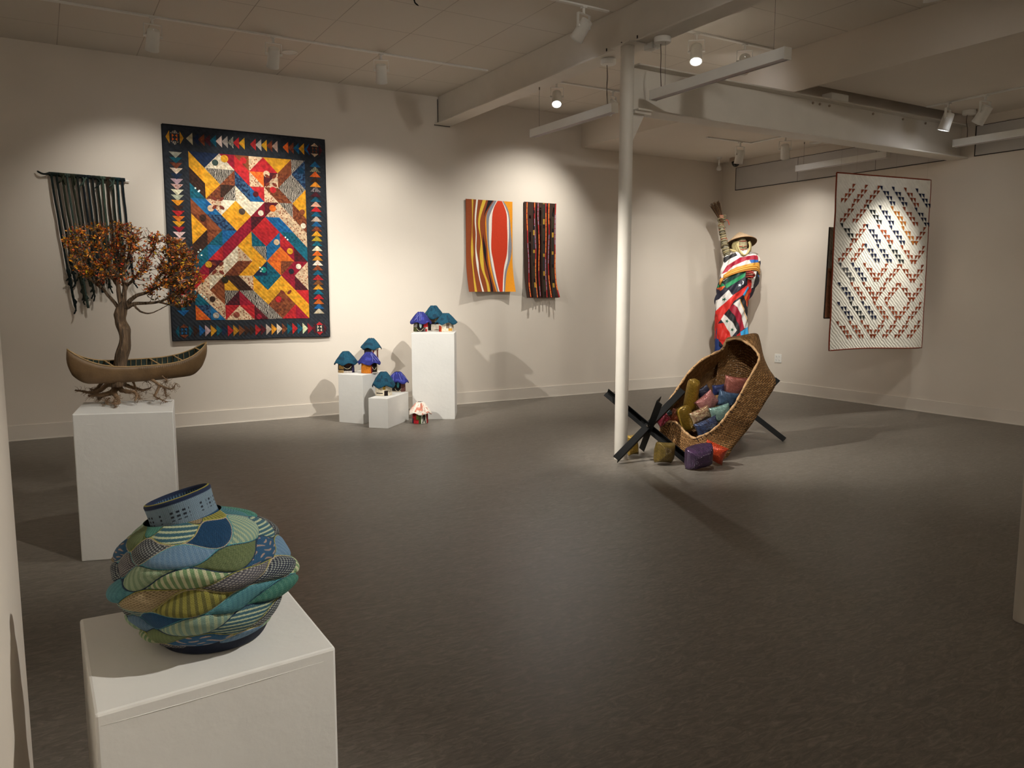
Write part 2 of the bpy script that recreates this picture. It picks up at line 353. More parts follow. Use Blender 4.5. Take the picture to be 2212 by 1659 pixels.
# lamps behind and beside the viewer; some read from shadows, some added as fill
for x, y, tg, wt, lb, cone in (
 (2.2, 3.5, (.4, 4.8, 1.1), 10, 'white track spotlight over the middle of the floor', 44),
 (1.75, 1.45, (.35, 4.7, 1.2), 16, 'white track spotlight beside the viewer lighting the canoe tree', 36),
 (3.0, .25, (.25, 1.7, .75), 23, 'white track spotlight lighting the woven vase', 34),
 (-1.2, 5.5, (3.8, 8.4, .9), 20, 'white track spotlight over the left side of the room', 34),
 (1.2, 5.5, (4.8, 5.1, .5), 42, 'white track spotlight lighting the leaning basket', 36),
 (3.2, 3.5, (5.0, 5.2, .4), 10, 'white track spotlight in front of the leaning basket', 44),
 (2.6, -1.2, (5.4, 5.3, 3.0), 4.5, 'added unseen fill spotlight behind the viewer aimed at the beams', 62),  # added out of view to brighten beams, column top and light bars
 (5.5, 3.5, (7.0, 4.2, 0), 7, 'white track spotlight over the right side of the floor', 90),
 (-.5, -1.2, (-.8, -3, 2.6), 58, 'added unseen fill spotlight bouncing off the wall behind the viewer, left one', 90),  # this row is added: bounce fill from the rear wall
 (1.6, -1.2, (1.8, -3, 2.6), 58, 'added unseen fill spotlight bouncing off the wall behind the viewer, second one', 90),
 (3.7, -1.2, (4.0, -3, 2.6), 58, 'added unseen fill spotlight bouncing off the wall behind the viewer, third one', 90),
 (5.7, -1.2, (6.4, -3, 2.6), 58, 'added unseen fill spotlight bouncing off the wall behind the viewer, right one', 90),
 (-2.6, 2.5, (-4, 2.7, 2.4), 55, 'added unseen fill spotlight bouncing off the far left wall, nearer one', 90),  # added pair, bounce fill from the left wall
 (-2.6, 5.5, (-4, 5.6, 2.4), 55, 'added unseen fill spotlight bouncing off the far left wall, farther one', 90),
): spotlight(x, y, CZ - .012, tg, wt, lb, cone, 1.0)
def track(a, b, z, label):
    mb = MB(); x0, x1 = sorted((a[0], b[0])); y0, y1 = sorted((a[1], b[1])); e = .018
    if x1 - x0 > y1 - y0: mb.box((x0, y0 - e, z - .014), (x1, y0 + e, z))
    else: mb.box((x0 - e, y0, z - .014), (x0 + e, y1, z))
    return tag(mb.build('lighting_track', M['white'], bevel=.002), label, 'track', 'ceiling lighting tracks')
track((-1.8, 7.57), (4.2, 7.57), CZ, 'thin white lighting track carrying the row of three spotlights')
track((4.42, 7.57), (6.33, 7.57), CZ, 'thin white lighting track behind the shorter hanging light bar')
track((-1.8, 5.5), (4.2, 5.5), CZ, 'thin white lighting track reaching the boxed beam near the top edge')
track((4.42, 5.53), (6.33, 5.53), CZ, 'thin white lighting track above the longer hanging light bar')
mb = MB(); mb.box((7.28, 7.462, SZ - .0142), (8.068, 7.498, SZ - .0004)); mb.box((8.032, 6.85, SZ - .014), (8.068, 7.462, SZ - .0004))
tag(mb.build('lighting_track', M['white'], bevel=.002), 'white L-shaped lighting track on the lowered ceiling', 'track', 'ceiling lighting tracks')
track((8.05, 1.5), (8.05, 5.1), SZ, 'white lighting track on the lowered ceiling at the right edge')
for i, (a, b) in enumerate((((-1.8, 3.5), (4.2, 3.5)), ((-1.8, 1.45), (4.2, 1.45)), ((-1.8, .25), (4.2, .25)), ((4.42, 3.5), (6.33, 3.5)), ((-1.8, -1.2), (4.2, -1.2)), ((4.42, -1.2), (6.33, -1.2)), ((-2.6, 1.5), (-2.6, 6.5)))):
    track(a, b, CZ, ('lighting track over the middle of the floor', 'lighting track above the viewer', 'lighting track behind the viewer', 'lighting track over the right of the floor', 'lighting track before the wall behind the viewer', 'short lighting track before the wall behind the viewer, right of the beam', 'lighting track before the far left wall')[i])

# linear pendants
def pendant(x, y0, y1, z, top, label, cable_at=None, wires=()):
    t = thing('hanging_light_bar', (x, y0, z), label, 'light', 'hanging light bars'); Ln = y1 - y0
    mb = MB(); h = .075; w2 = .036; th = .004
    prof = [(-w2, 0), (-w2, h), (w2, h), (w2, 0), (w2 - th, 0), (w2 - th, h - th), (-w2 + th, h - th), (-w2 + th, 0)]
    mb.rings([[(a, yy, b) for a, b in prof] for yy in (.01, Ln - .01)]); mb.build('housing', M['white'], t, bevel=.001)
    for yy in (0, Ln - .01):
        mb = MB(); mb.box((-w2 - .001, yy, -.002), (w2 + .001, yy + .01, h + .001)); mb.build('end_cap', M['white'], t, bevel=.001)
    mb = MB(); mb.box((-w2 + th, .011, .004), (w2 - th, Ln - .011, .012)); mb.build('diffuser', M['tube'], t)
    for yy in wires:
        mb = MB(); mb.tube([(0, yy, h), (0, yy, top - z)], .0015, 6); mb.tube([(0, yy, top - z - .025), (0, yy, top - z)], .006, 8); mb.build('wire', M['wire'], t)
    if cable_at is not None:
        mb = MB(); mb.rings([[(r*math.cos(a), cable_at + r*math.sin(a), zz) for a in [2*PI*i/32 for i in range(32)]] for zz, r in ((top - z - .045, .06), (top - z - .04, .066), (top - z - .0005, .066))]); mb.build('canopy', M['white'], t, bevel=.002)
        mb = MB(); mb.tube(catmull([(0, cable_at + .02, top - z - .04), (.02, cable_at + .035, (top - z) * .7), (-.012, cable_at - .0, (top - z) * .45), (.008, cable_at + .01, h)], 20), .0035, 6); mb.build('cable', M['cable'], t)
    return t
pendant(4.33, 5.56, 6.88, 2.96, 3.42, 'short-looking white hanging light bar left of the column', .1, (.12, 1.2))
pendant(4.33, 3.73, 5.07, 2.96, 3.42, 'longest white hanging light bar, right of the column below the lit spotlight', 1.24, (.12, 1.2))
pendant(8.62, 5.9, 7.2, 2.985, SZ, 'small white hanging light bar in front of the grey window strip', None, (.12, 1.2))
pendant(8.62, 3.78, 5.12, 2.985, SZ, 'white hanging light bar cut by the right edge of the picture', 1.2, (1.12,))
# second wire of the longest bar reaches the high ceiling beside the beam
mb = MB()

# small ceiling fittings
t = thing('security_camera', (8.80, 8.45, SZ), 'small black dome security camera on the lowered ceiling corner', 'camera')
mb = MB(); mb.rings([[(r*math.cos(a), r*math.sin(a), z) for a in [2*PI*i/32 for i in range(32)]] for z, r in ((-.05, .085), (-.045, .09), (-.0005, .09))]); mb.build('housing', M['brass'], t, smooth=False)
mb = MB(); mb.rings([[(.06*math.cos(b)*math.cos(a), .06*math.cos(b)*math.sin(a), -.05 - .075*math.sin(b)) for a in [2*PI*i/32 for i in range(32)]] for b in [PI/2*k/8 for k in range(8)] + [1.56]]); mb.build('dome', M['blackplastic'], t, smooth=True)
t = thing('ceiling_sensor', (8.52, 8.5, SZ), 'small pale glass sensor hanging left of the security camera', 'sensor')
mb = MB(); mb.rings([[(r*math.cos(a), r*math.sin(a), z) for a in [2*PI*i/24 for i in range(24)]] for z, r in ((-.03, .035), (-.0005, .04))]); mb.build('base', M['white'], t)
mb = MB(); mb.tube([(0, 0, -.03), (0, 0, -.13)], .012, 10); mb.rings([[(r*math.cos(a), r*math.sin(a), z) for a in [2*PI*i/24 for i in range(24)]] for z, r in ((-.19, .02), (-.18, .035), (-.15, .032), (-.12, .012))]); mb.build('bulb', M['white'], t, smooth=True)
for x, y, z, lb in ((2.24, 8.0, CZ, 'flush round speaker ring on the ceiling between two spotlights'), (8.77, 7.05, SZ, 'round recessed fitting on the lowered ceiling beside a light bar wire'), (8.3, 4.0, SZ, 'round recessed fitting on the lowered ceiling at the right edge')):
    t = thing('ceiling_speaker', (x, y, z), lb, 'speaker')
    mb = MB(); k = 32; mb.rings([[(r*math.cos(a), r*math.sin(a), q) for a in [2*PI*i/k for i in range(k)]] for q, r in ((-.0005, .075), (-.008, .075), (-.008, .067), (-.001, .065))], cap=False); mb.build('ring', M['white'], t, smooth=False)
    mb = MB(); mb.rings([[(r*math.cos(a), r*math.sin(a), q) for a in [2*PI*i/k for i in range(k)]] for q, r in ((-.0042, .0655), (-.0005, .0655))]); mb.build('grille', M['white'], t)
t = thing('junction_box', (4.36, 5.135, 3.42), 'small white junction box with a knob under the beam beside the column top', 'electrical box')
mb = MB(); mb.box((-.035, -.05, -.05), (.035, .05, -.0005)); mb.build('box', M['white'], t, bevel=.004)
mb = MB(); mb.tube([(0, -.05, -.03), (0, -.085, -.045)], .022, 14); mb.build('knob', M['white'], t, bevel=.003)
# outlet
t = thing('wall_outlet', (RW, 7.71, .48), 'white double electrical outlet low on the right wall', 'outlet')
mb = MB(); mb.box((-.007, -.06, -.062), (-.0005, .06, .062)); mb.build('cover_plate', M['white'], t, bevel=.003)
for sy in (-.027, .027):
    for sz in (-.026, .026):
        mb = MB(); mb.rings([[(xx, sy + .0165*math.cos(a), sz + .0165*math.sin(a)) for a in [2*PI*i/20 for i in range(20)]] for xx in (-.0069, -.0098)]); r_ = mb.build('socket', M['white'], t)
        mb = MB(); mb.box((-.0103, sy - .008, sz - .002), (-.0097, sy - .005, sz + .008)); mb.box((-.0103, sy + .005, sz - .002), (-.0097, sy + .008, sz + .008)); mb.box((-.0103, sy - .002, sz - .011), (-.0097, sy + .002, sz - .007)); mb.build('slots', M['dark'], r_)
# blue coil hanging at the top edge
t = thing('hanging_ornament', (2.15, 4.84, 3.3), 'dark blue coiled wire ornament with a black tail hanging at the top edge', 'ornament')
mb = MB(); mb.tube([(0, 0, .449), (0, 0, .02)], .002, 6); mb.build('cord', M['dark'], t)
mb = MB()
for k in range(5):
    a0 = k * .6; r0 = .028 + .003 * k
    mb.tube([(r0*math.cos(a)*math.cos(a0), r0*math.cos(a)*math.sin(a0), .03 + r0*.9*math.sin(a) - .005) for a in [2*PI*i/28 for i in range(29)]], .0035, 6)
mb.build('coil', mat('blue_wire', '#1d2f5e', .3, metal=.4), t, smooth=True)
e1 = _r
mb = MB(); mb.tube(catmull([Vector((0, 0, .06)), Vector((0, 0, .0)), e1*.006 + Vector((0, 0, -.03)), e1*.012 + Vector((0, 0, -.045)), e1*.034 + Vector((0, 0, -.062))], 16), [.005]*8 + [.0045]*6 + [.003, .001], 8); mb.build('tail', M['black'], t, smooth=True)
#PART2
# ------------------------------------------------------------------ pedestals
def pedestal(c4, h, label, bev=.004, dents=()):
    cx = sum(p[0] for p in c4) / 4; cy = sum(p[1] for p in c4) / 4
    mb = MB(); k = 14; base = []
    # sides and top as fine grids so the worn edge and painted surface read
    mb.prism([(x - cx, y - cy) for x, y in c4], 0, h)
    o = mb.build('pedestal', M['ped'], bevel=bev); o.location = (cx, cy, 0)
    if dents:
        for (a, b, t_, z, ln) in dents:
            p0 = Vector((*c4[a], z)); p1 = Vector((*c4[b], z)); d = (p1 - p0).normalized(); n = Vector((d.y, -d.x, 0))
            q = p0.lerp(p1, t_) - Vector((cx, cy, 0)); m2 = MB()
            m2.tube(catmull([q, q + d*ln*.4 + Vector((0, 0, -.002)), q + d*ln], 8), [.0002, .0006, .0009, .001, .0007, .0009, .0005, .0002], 6); m2.build('paint_ridge', M['ped'], o, smooth=True)
    return tag(o, label, 'pedestal')
pedestal([(.038, 1.516), (.493, 1.559), (.493, 1.995), (.034, 2.0)], .70, 'large white pedestal in the foreground under the woven blue vase', .006, ((0, 1, .02, .676, .42),))
P2 = [(.108, 4.705), (.58, 4.55), (.655, 5.055), (.181, 5.186)]
pedestal(P2, .80, 'white pedestal with a scuffed edge under the canoe tree', .005, ((0, 1, .13, .745, .04), (0, 1, .87, .775, .05)))
pedestal([(2.757, 8.365), (2.944, 8.112), (3.33, 8.40), (3.14, 8.655)], .535, 'mid-height white pedestal holding three little huts', .003)
pedestal([(2.912, 7.864), (3.066, 7.706), (3.47, 8.10), (3.316, 8.258)], .318, 'lowest white pedestal holding two little huts', .003)
pedestal([(3.53, 8.13), (3.94, 7.885), (4.20, 8.35), (3.80, 8.60)], .97, 'tallest white pedestal holding three little huts', .003)

# ------------------------------------------------------------------ big patchwork quilt
PAL = {'Y': '#e8a626', 'G': '#cf9220', 'O': '#e06c20', 'R': '#c8262a', 'C': '#96152c', 'M': '#54141c', 'B': '#3d2418', 'S': '#854626', 'T': '#e2c29c',
       'W': '#e9dcc0', 'K': '#b9aea0', 'N': '#1c2c4a', 'U': '#1c6a9c', 'E': '#10667a', 'D': '#20242a'}
PRN = {'K': ('#1e1a18', 1), 'T': ('#8c5038', 2), 'W': ('#b8a68a', 3), 'R': ('#a01c24', 3), 'E': ('#0b4454', 3), 'U': ('#0f4a80', 3), 'N': ('#31506e', 3),
       'S': ('#5c2a18', 3), 'Y': ('#d8901a', 3), 'O': ('#c8401c', 2), 'M': ('#38101a', 3), 'C': ('#7c1024', 3), 'B': ('#2a1810', 3)}
def pc(k): return tuple(q*(.74 if k in 'YGURETN' else .82) for q in lin(PAL[k])), ((lin(PRN[k][0]), PRN[k][1]) if k in PRN else None)
QR = ['\\NY /NW \\CW \\SR /TR \\GR /YS /KN', '\\YB \\KY /KS \\RN \\OT /MT /SK \\NK', '\\BE /YS /BK \\NW \\RU \\ST \\KS /KY', '\\US \\TU /WY \\WY /WC /MT \\KT \\YS',
      '\\SY \\NS \\YN /YC /MR \\UR \\TU \\ST', '/YB /SE /UC /CY \\RE /RU \\ER \\TE', '/BE /UR /CW \\YT \\KY /UO \\CO \\EM', '/EC /MT /WS /SY /YN \\OE /SC /CT',
      '/RT /WS \\BY \\TB \\EY /EY \\CY \\TM', '\\TE \\ST /KM \\KC \\YK /YS \\YS \\RY', '\\NO \\TU /RT \\RT \\KM \\SK /SR \\YC']
def quilt():
    x0, x1, z0, z1 = 1.165, 2.84, .922, 3.112
    t = thing('patchwork_quilt', ((x0+x1)/2, BW, (z0+z1)/2), 'big dark-bordered patchwork quilt of red, yellow and blue triangles on the back wall', 'quilt')
    W_, H_ = x1 - x0, z1 - z0
    def P(u, v, off=0.0):      # u right 0..1, v down 0..1
        y = -.022 - off - .006 * math.sin(9*u + 2) * v - .03 * max(0, v - .9) * 6 * (math.sin(9.5*u - .6) * .5 + .5) * .5 - .004 * nz(u*6, v*6)
        return ((u - .5) * W_, y, (.5 - v) * H_ + (.004 * math.sin(u*11) * v))
    mb = MB(); n = 36; m_ = 44; ink = lin('#23272d')
    for j in range(m_):
        for i in range(n):
            u0, u1, v0, v1 = i/n, (i+1)/n, j/m_, (j+1)/m_
            mb.quad([P(u0, v1), P(u1, v1), P(u1, v0), P(u0, v0)], ink)
            mb.quad([P(u0, v0, -.012), P(u1, v0, -.012), P(u1, v1, -.012), P(u0, v1, -.012)], ink)
    mb.build('quilt_backing', M['cloth'], t, smooth=True)
    # binding round the edge
    edge = [P(i/n, 0) for i in range(n)] + [P(1, j/m_) for j in range(m_)] + [P(1 - i/n, 1) for i in range(n)] + [P(0, 1 - j/m_) for j in range(m_)]
    mb = MB(); ed = [Vector(p) + Vector((0, .006, 0)) for p in edge]; ed.append(ed[0]); mb.tube(ed, .0085, 6, lin('#191b20')); mb.build('binding', M['cloth'], t, smooth=True)
    # field of half-square triangles
    U0, U1, V0, V1 = .142, .862, .112, .905
    mb = MB()
    def sub(tri, c, p, off, k=3):      # split triangle so it follows the cloth
        a, b, d = tri
        for i in range(k):
            for j in range(k - i):
                g = lambda r, s_: (a[0] + (b[0]-a[0])*r/k + (d[0]-a[0])*s_/k, a[1] + (b[1]-a[1])*r/k + (d[1]-a[1])*s_/k)
                mb.quad([P(*g(i, j), off), P(*g(i, j+1), off), P(*g(i+1, j), off)], c, p)
                if i + j < k - 1: mb.quad([P(*g(i+1, j), off), P(*g(i, j+1), off), P(*g(i+1, j+1), off)], c, p)
    cw, ch = (U1-U0)/8, (V1-V0)/11
    for r, row in enumerate(QR):
        for c, cell in enumerate(row.split()):
            a = (U0 + c*cw, V0 + r*ch); b = (a[0]+cw, a[1]); d = (a[0], a[1]+ch); e = (a[0]+cw, a[1]+ch)
            ca, pa = pc(cell[1]); cb, pb = pc(cell[2])
            h1 = 1 + .22 * nz(r*3.1, c*2.7, 1); h2 = 1 + .22 * nz(r*2.9, c*3.3, 5)
            ca = tuple(q*h1 for q in ca); cb = tuple(q*h2 for q in cb)
            pa = pa if (r*7 + c*3) % 3 or cell[1] in 'KT' else None; pb = pb if (r*5 + c*4) % 3 or cell[2] in 'KT' else None
            if cell[0] == '\\': sub((a, b, e), ca, pa, .003); sub((a, e, d), cb, pb, .003)
            else: sub((a, b, d), ca, pa, .003); sub((b, e, d), cb, pb, .003)
    # round applique pieces
    def disc(u, v, r, k, off=.006, p=None):
        pts = [P(u + r*math.cos(a)/W_, v + r*math.sin(a)/H_, off) for a in [-2*PI*i/20 for i in range(20)]]
        mb.quad(list(reversed(pts)), lin(k) if k[0] == '#' else pc(k)[0], p)
    U = lambda c: U0 + c*cw; V = lambda r: V0 + r*ch
    for c, r, rad, k in ((1.72, .6, .032, '#35453f'), (2.35, .3, .038, 'Y'), (3.62, .32, .034, 'R'), (7.7, .72, .034, '#0d3550'), (5.2, 1.1, .034, 'T'), (4.4, 2.5, .03, 'M'), (5.62, 2.15, .034, 'R'),
                         (1.3, 3.6, .033, 'T'), (3.4, 3.7, .034, '#4b3d33'), (5.55, 3.4, .036, 'O'), (4.7, 3.75, .03, 'W'), (7.7, 3.55, .03, 'S'), (.75, 4.25, .034, 'B'), (7.75, 4.5, .03, 'W'),
                         (5.75, 5.7, .032, 'T'), (6.7, 6.3, .034, 'Y'), (1.0, 7.3, .034, 'Y'), (4.75, 7.6, .032, '#0f7a70'), (6.75, 7.7, .03, 'D'), (7.3, 7.35, .03, 'W'), (2.05, 8.3, .036, '#2a2414'),
                         (1.15, 9.6, .03, 'B'), (5.75, 9.65, .034, 'R'), (1.35, 10.7, .032, 'K'), (2.75, 10.65, .032, '#8a4434'), (4.3, 10.8, .03, 'C')):
        disc(U(c), V(r), rad, k)
    for c, r in ((5.5, 1.5), (1.8, 3.2), (1.6, 7.5), (6.3, 9.4)):     # leaf-shaped appliques
        for dx, dy, a in ((-.25, -.25, .6), (.25, -.25, 2.4), (-.25, .3, 2.4), (.25, .3, .6)):
            pts = []
            for i in range(14):
                q = 2*PI*i/14; lx = .03*math.cos(q); ly = .015*math.sin(q)
                pts.append(P(U(c + dx) + (lx*math.cos(a) - ly*math.sin(a))/W_, V(r + dy) + (lx*math.sin(a) + ly*math.cos(a))/H_, .0065))
            mb.quad(pts, lin('#6c2c1e'))
    for c, r in ((.35, 2.35), (.55, 2.55), (.6, 2.5), (.35, 6.5), (.55, 6.7), (.5, 6.35), (4.5, 7.45), (4.65, 7.55), (4.55, 7.7), (6.4, 5.35), (6.55, 5.5), (.4, 9.3), (.6, 9.45), (.75, 9.6)): disc(U(c), V(r), .009, '#d5e6dc')
    # borders: flying geese
    rnd = random.Random(3); seq = 'YWTKSRONEUTCWGBSR'
    def goose(u, v, dr, k):
        s1, s2 = .062, .031      # metres half base, half height
        q = {'d': [(-s1, -s2), (s1, -s2), (0, s2)], 'u': [(-s1, s2), (0, -s2), (s1, s2)], 'l': [(s2, -s1), (s2, s1), (-s2, 0)], 'r': [(-s2, -s1), (s2, 0), (-s2, s1)]}[dr]
        pts = [P(u + a/W_, v + b/H_, .003) for a, b in q]
        nrm = (Vector(pts[1]) - Vector(pts[0])).cross(Vector(pts[2]) - Vector(pts[0]))
        if nrm.y > 0: pts.reverse()
        c, p = pc(k); mb.quad(pts, tuple(x * rnd.uniform(.7, 1.05) for x in c), p if rnd.random() < .5 else None)
    Lf = 'KESWNKTWKYBROYCWTYEWRSTOKYRTWEUTS'; Rt = 'UKOBYKMETRETUSYGEWOGWSERSYEROUWUCSYC'
    for i in range(31): goose(.068, .135 + i * .0245 + (.001 if i > 15 else 0), 'd', Lf[i % len(Lf)])
    for i in range(31): goose(.93, .125 + i * .0247, 'u', Rt[i % len(Rt)])
    Tp = 'KNSMEWKKRYDRKYSKDOSUYUMK'
    for i in range(22): goose(.152 + i * .0345, .055, 'l', Tp[i % len(Tp)])
    Bt = 'BUKYENRGSBBRMKYWSEREWCUS'
    for i in range(22): goose(.142 + i * .0345, .957, 'r', Bt[i % len(Bt)])
    # corner medallions
    for (u, v, a, b, c) in ((.068, .055, 'K', 'G', 'O'), (.93, .055, 'T', 'M', 'S'), (.068, .957, 'S', 'E', 'U'), (.93, .957, 'R', 'M', 'W')):
        sx, sy = .052, .052
        def tri(pts, k, off=.003):
            q = [P(u + x_/W_, v + y_/H_, off) for x_, y_ in pts]
            if (Vector(q[1]) - Vector(q[0])).cross(Vector(q[2]) - Vector(q[0])).y > 0: q.reverse()
            c_, p_ = pc(k); mb.quad(q, c_, p_)
        tri([(-sx*.8, -sy*.75), (0, -sy*1.45), (sx*.8, -sy*.75)], a); tri([(-sx*.8, sy*.75), (sx*.8, sy*.75), (0, sy*1.45)], a)
        tri([(-sx*.95, -sy*1.25), (-sx*1.65, 0), (-sx*.95, sy*1.25)], b); tri([(sx*.95, -sy*1.25), (sx*1.65, 0), (sx*.95, sy*1.25)], b)
        for yy in (-.35, .35): tri([(-sx*.5, yy*sy - .018), (-sx*.1, yy*sy), (-sx*.5, yy*sy + .018)], c); tri([(sx*.5, yy*sy - .018), (sx*.1, yy*sy), (sx*.5, yy*sy + .018)], c)
    mb.build('patchwork', M['cloth'], t)
quilt()

# ------------------------------------------------------------------ knotted fibre hanging
def hanging():
    t = thing('fibre_wall_hanging', (.45, BW, 2.5), 'dark green wall hanging of long knotted cords behind the tree', 'wall hanging')
    o = t.location; rnd = random.Random(11)
    zt = lambda x: 2.545 - .02 * (x - .2)
    mb = MB(); mb.tube([p - o for p in catmull([Vector((.05, BW - .03, 2.565)), Vector((.1, BW - .045, 2.54)), Vector((.17, BW - .035, 2.552)), Vector((.25, BW - .03, zt(.25))), Vector((.8, BW - .03, zt(.8)))], 24)], [.004] + [.009]*8 + [.012]*15, 8, lin('#1c1f1c')); mb.build('driftwood_rod', M['felt'], t, smooth=True)
    mb = MB(); mb.tube([(.35, -.025, .027), (.385, -.025, .026)], .006, 8); mb.build('rod_end', M['white'], t)
    cols = ['#10201c', '#101c18', '#2c3220', '#44544a', '#2e3220', '#1c241c', '#101c22', '#10242a', '#161d18', '#222c20', '#4d6152', '#3a2817', '#1b2a1e', '#123438', '#17242a']
    xs = [.165 + i * .0435 for i in range(15)]
    bz = [1.28, 1.52, 1.34, 1.27, 1.48, 1.42, 1.5, 1.42, 1.55, 1.5, 1.62, 1.7, 1.6, 1.66, 1.52]
    dx = [.13, .1, .13, .11, .1, .08, .08, .07, .05, .05, .03, .03, .02, .02, .05]
    for i, x in enumerate(xs):
        c = tuple(v*.6 for v in lin(cols[i])); mb = MB(); z = zt(x); pts = []; rad = []; nseg = 60; prof = {rnd.randint(30, 52): rnd.uniform(.004, .009) for _ in range(3)}
        for k in range(nseg + 1):
            s_ = k / nseg; zz = z - s_ * (z - bz[i]); xx = x + dx[i] * s_ ** 1.2 + .004 * nz(i*3, s_*5)
            pts.append(Vector((xx, BW - .035 - .01 * s_ + .004 * nz(s_*7, i), zz)) - o)
            r = .0105 * (1 - .12 * s_) + (.006 * abs(nz(s_*30, i*9)) + .001 if s_ > .68 else .0008 * nz(s_*40, i))
            for kk, b in prof.items():
                if abs(k - kk) <= 1: r += b * (1 - .4*abs(k-kk))
            rad.append(max(.004, r))
        mb.tube(pts, rad, 8, c)
        for q in range(4):        # frayed ends
            k0 = rnd.randint(44, 60); p = pts[k0]
            mb.tube(catmull([p, p + Vector((rnd.uniform(-.02, .025), rnd.uniform(-.01, .005), -.03)), p + Vector((rnd.uniform(-.03, .035), -.004, -rnd.uniform(.05, .09)))], 7), [.008, .009, .006, .009, .006, .008, .003], 6, tuple(v*.5 for v in c))
        cd = mb.build('cord', M['felt'], t, smooth=True)
        mb = MB(); k_ = Vector((x, BW - .032, z)) - o      # wrap round the rod
        for w_ in (-.012, .004, .018): mb.rings([[k_ + Vector((w_ + .002*math.sin(a*2), .017*math.cos(a), .019*math.sin(a))) + Vector((d_, 0, 0)) for a in [2*PI*j/12 for j in range(12)]] for d_ in (-.007, 0, .007)], c)
        mb.build('knot', M['felt'], cd, smooth=True)
    for q in range(9):            # loose tails near the rod
        x = rnd.uniform(.25, .75); p = Vector((x, BW - .045, zt(x) - .01)) - o
        mb = MB(); mb.tube(catmull([p, p + Vector((rnd.uniform(-.03, .03), -.01, -.04)), p + Vector((rnd.uniform(-.05, .03), 0, -rnd.uniform(.06, .11)))], 8), [.008]*6 + [.006, .002], 6, lin(rnd.choice(['#3c4a40', '#1b2420', '#2c3020']))); mb.build('loose_tail', M['felt'], t, smooth=True)
hanging()

# ------------------------------------------------------------------ two narrow woven tapestries
def tapestry(name, x0, x1, z0, z1, label, paint, seed, slant=0.0):
    t = thing(name, ((x0+x1)/2, BW, (z0+z1)/2), label, 'tapestry'); W_, H_ = x1-x0, z1-z0
    def P(u, v, off=0.0):
        curl = max(0, v - .6) ** 2 * .45
        edge = (abs(u - .5) * 2) ** 2
        return ((u - .5) * W_ + slant * v + (.012 * edge * (1 if u > .5 else -.3)) * max(0, v-.6), -.02 - off - curl * (.5 + .6*edge) - .008*math.sin(u*6)*v, (.5 - v) * H_)
    mb = MB(); n, m_ = 20, 40; back, strips = paint
    for j in range(m_):
        for i in range(n):
            u0, u1, v0, v1 = i/n, (i+1)/n, j/m_, (j+1)/m_
            mb.quad([P(u0, v1), P(u1, v1), P(u1, v0), P(u0, v0)], back)
            mb.quad([P(u0, v0, -.005), P(u1, v0, -.005), P(u1, v1, -.005), P(u0, v1, -.005)], tuple(c*.5 for c in back))
    for (ua, ub, va, vb) in ((0, 0, 0, 1), (1, 1, 0, 1), (0, 1, 0, 0), (0, 1, 1, 1)):
        for j in range(m_):
            a = (ua + (ub-ua)*j/m_, va + (vb-va)*j/m_); b = (ua + (ub-ua)*(j+1)/m_, va + (vb-va)*(j+1)/m_)
            mb.quad([P(*a), P(*b), P(*b, -.005), P(*a, -.005)], back); mb.quad([P(*a, -.005), P(*b, -.005), P(*b), P(*a)], back)
    for k, (lv, rv, col) in enumerate(strips):   # lv, rv: lists (v,u) edges of a woven band
        N = 40; v0 = max(0.0, lv[0][0], rv[0][0]); v1 = min(1.0, lv[-1][0], rv[-1][0])
        def ev(c, v):
            xs_ = [q[0] for q in c]; i = max(0, min(len(c)-2, sum(1 for a in xs_ if a <= v) - 1)); a, b = c[i], c[i+1]; s_ = (v-a[0])/(b[0]-a[0]) if b[0] > a[0] else 0
            pm = c[i-1] if i > 0 else a; pn = c[i+2] if i+2 < len(c) else b
            m0 = (b[1]-pm[1])/(b[0]-pm[0])*(b[0]-a[0]); m1 = (pn[1]-a[1])/(pn[0]-a[0])*(b[0]-a[0])
            return (2*s_**3-3*s_**2+1)*a[1] + (s_**3-2*s_**2+s_)*m0 + (-2*s_**3+3*s_**2)*b[1] + (s_**3-s_**2)*m1
        for j in range(N):
            a, b = v0 + (v1-v0)*j/N, v0 + (v1-v0)*(j+1)/N; off = .0015 + .0003*k
            l0, l1, r0, r1 = [max(0, min(1, x)) for x in (ev(lv, a), ev(lv, b), ev(rv, a), ev(rv, b))]
            if r1 - l1 < .001 and r0 - l0 < .001: continue
            ns = max(1, math.ceil((r0 - l0) * 14))
            for q in range(ns):
                f0, f1 = q/ns, (q+1)/ns
                mb.quad([P(l1+(r1-l1)*f0, b, off), P(l1+(r1-l1)*f1, b, off), P(l0+(r0-l0)*f1, a, off), P(l0+(r0-l0)*f0, a, off)], col)
    mb.build('woven_cloth', M['tapestry'], t)
def cv(pts):     # photo-crop pairs (x,y) of the orange tapestry -> (v,u)
    out = []
    for x, y in pts:
        v = (y - 140) / 1235; xl = 150 + 40*max(0, v)**1.5; xr = 797 + 20*max(0, v-.7)/.3; out.append((v, (x - xl)/(xr - xl)))
    out.sort(); return [(-.01 if i == 0 else (1.01 if i == len(out)-1 else a), b) for i, (a, b) in enumerate(out)]
lb = lambda s: lin(s)
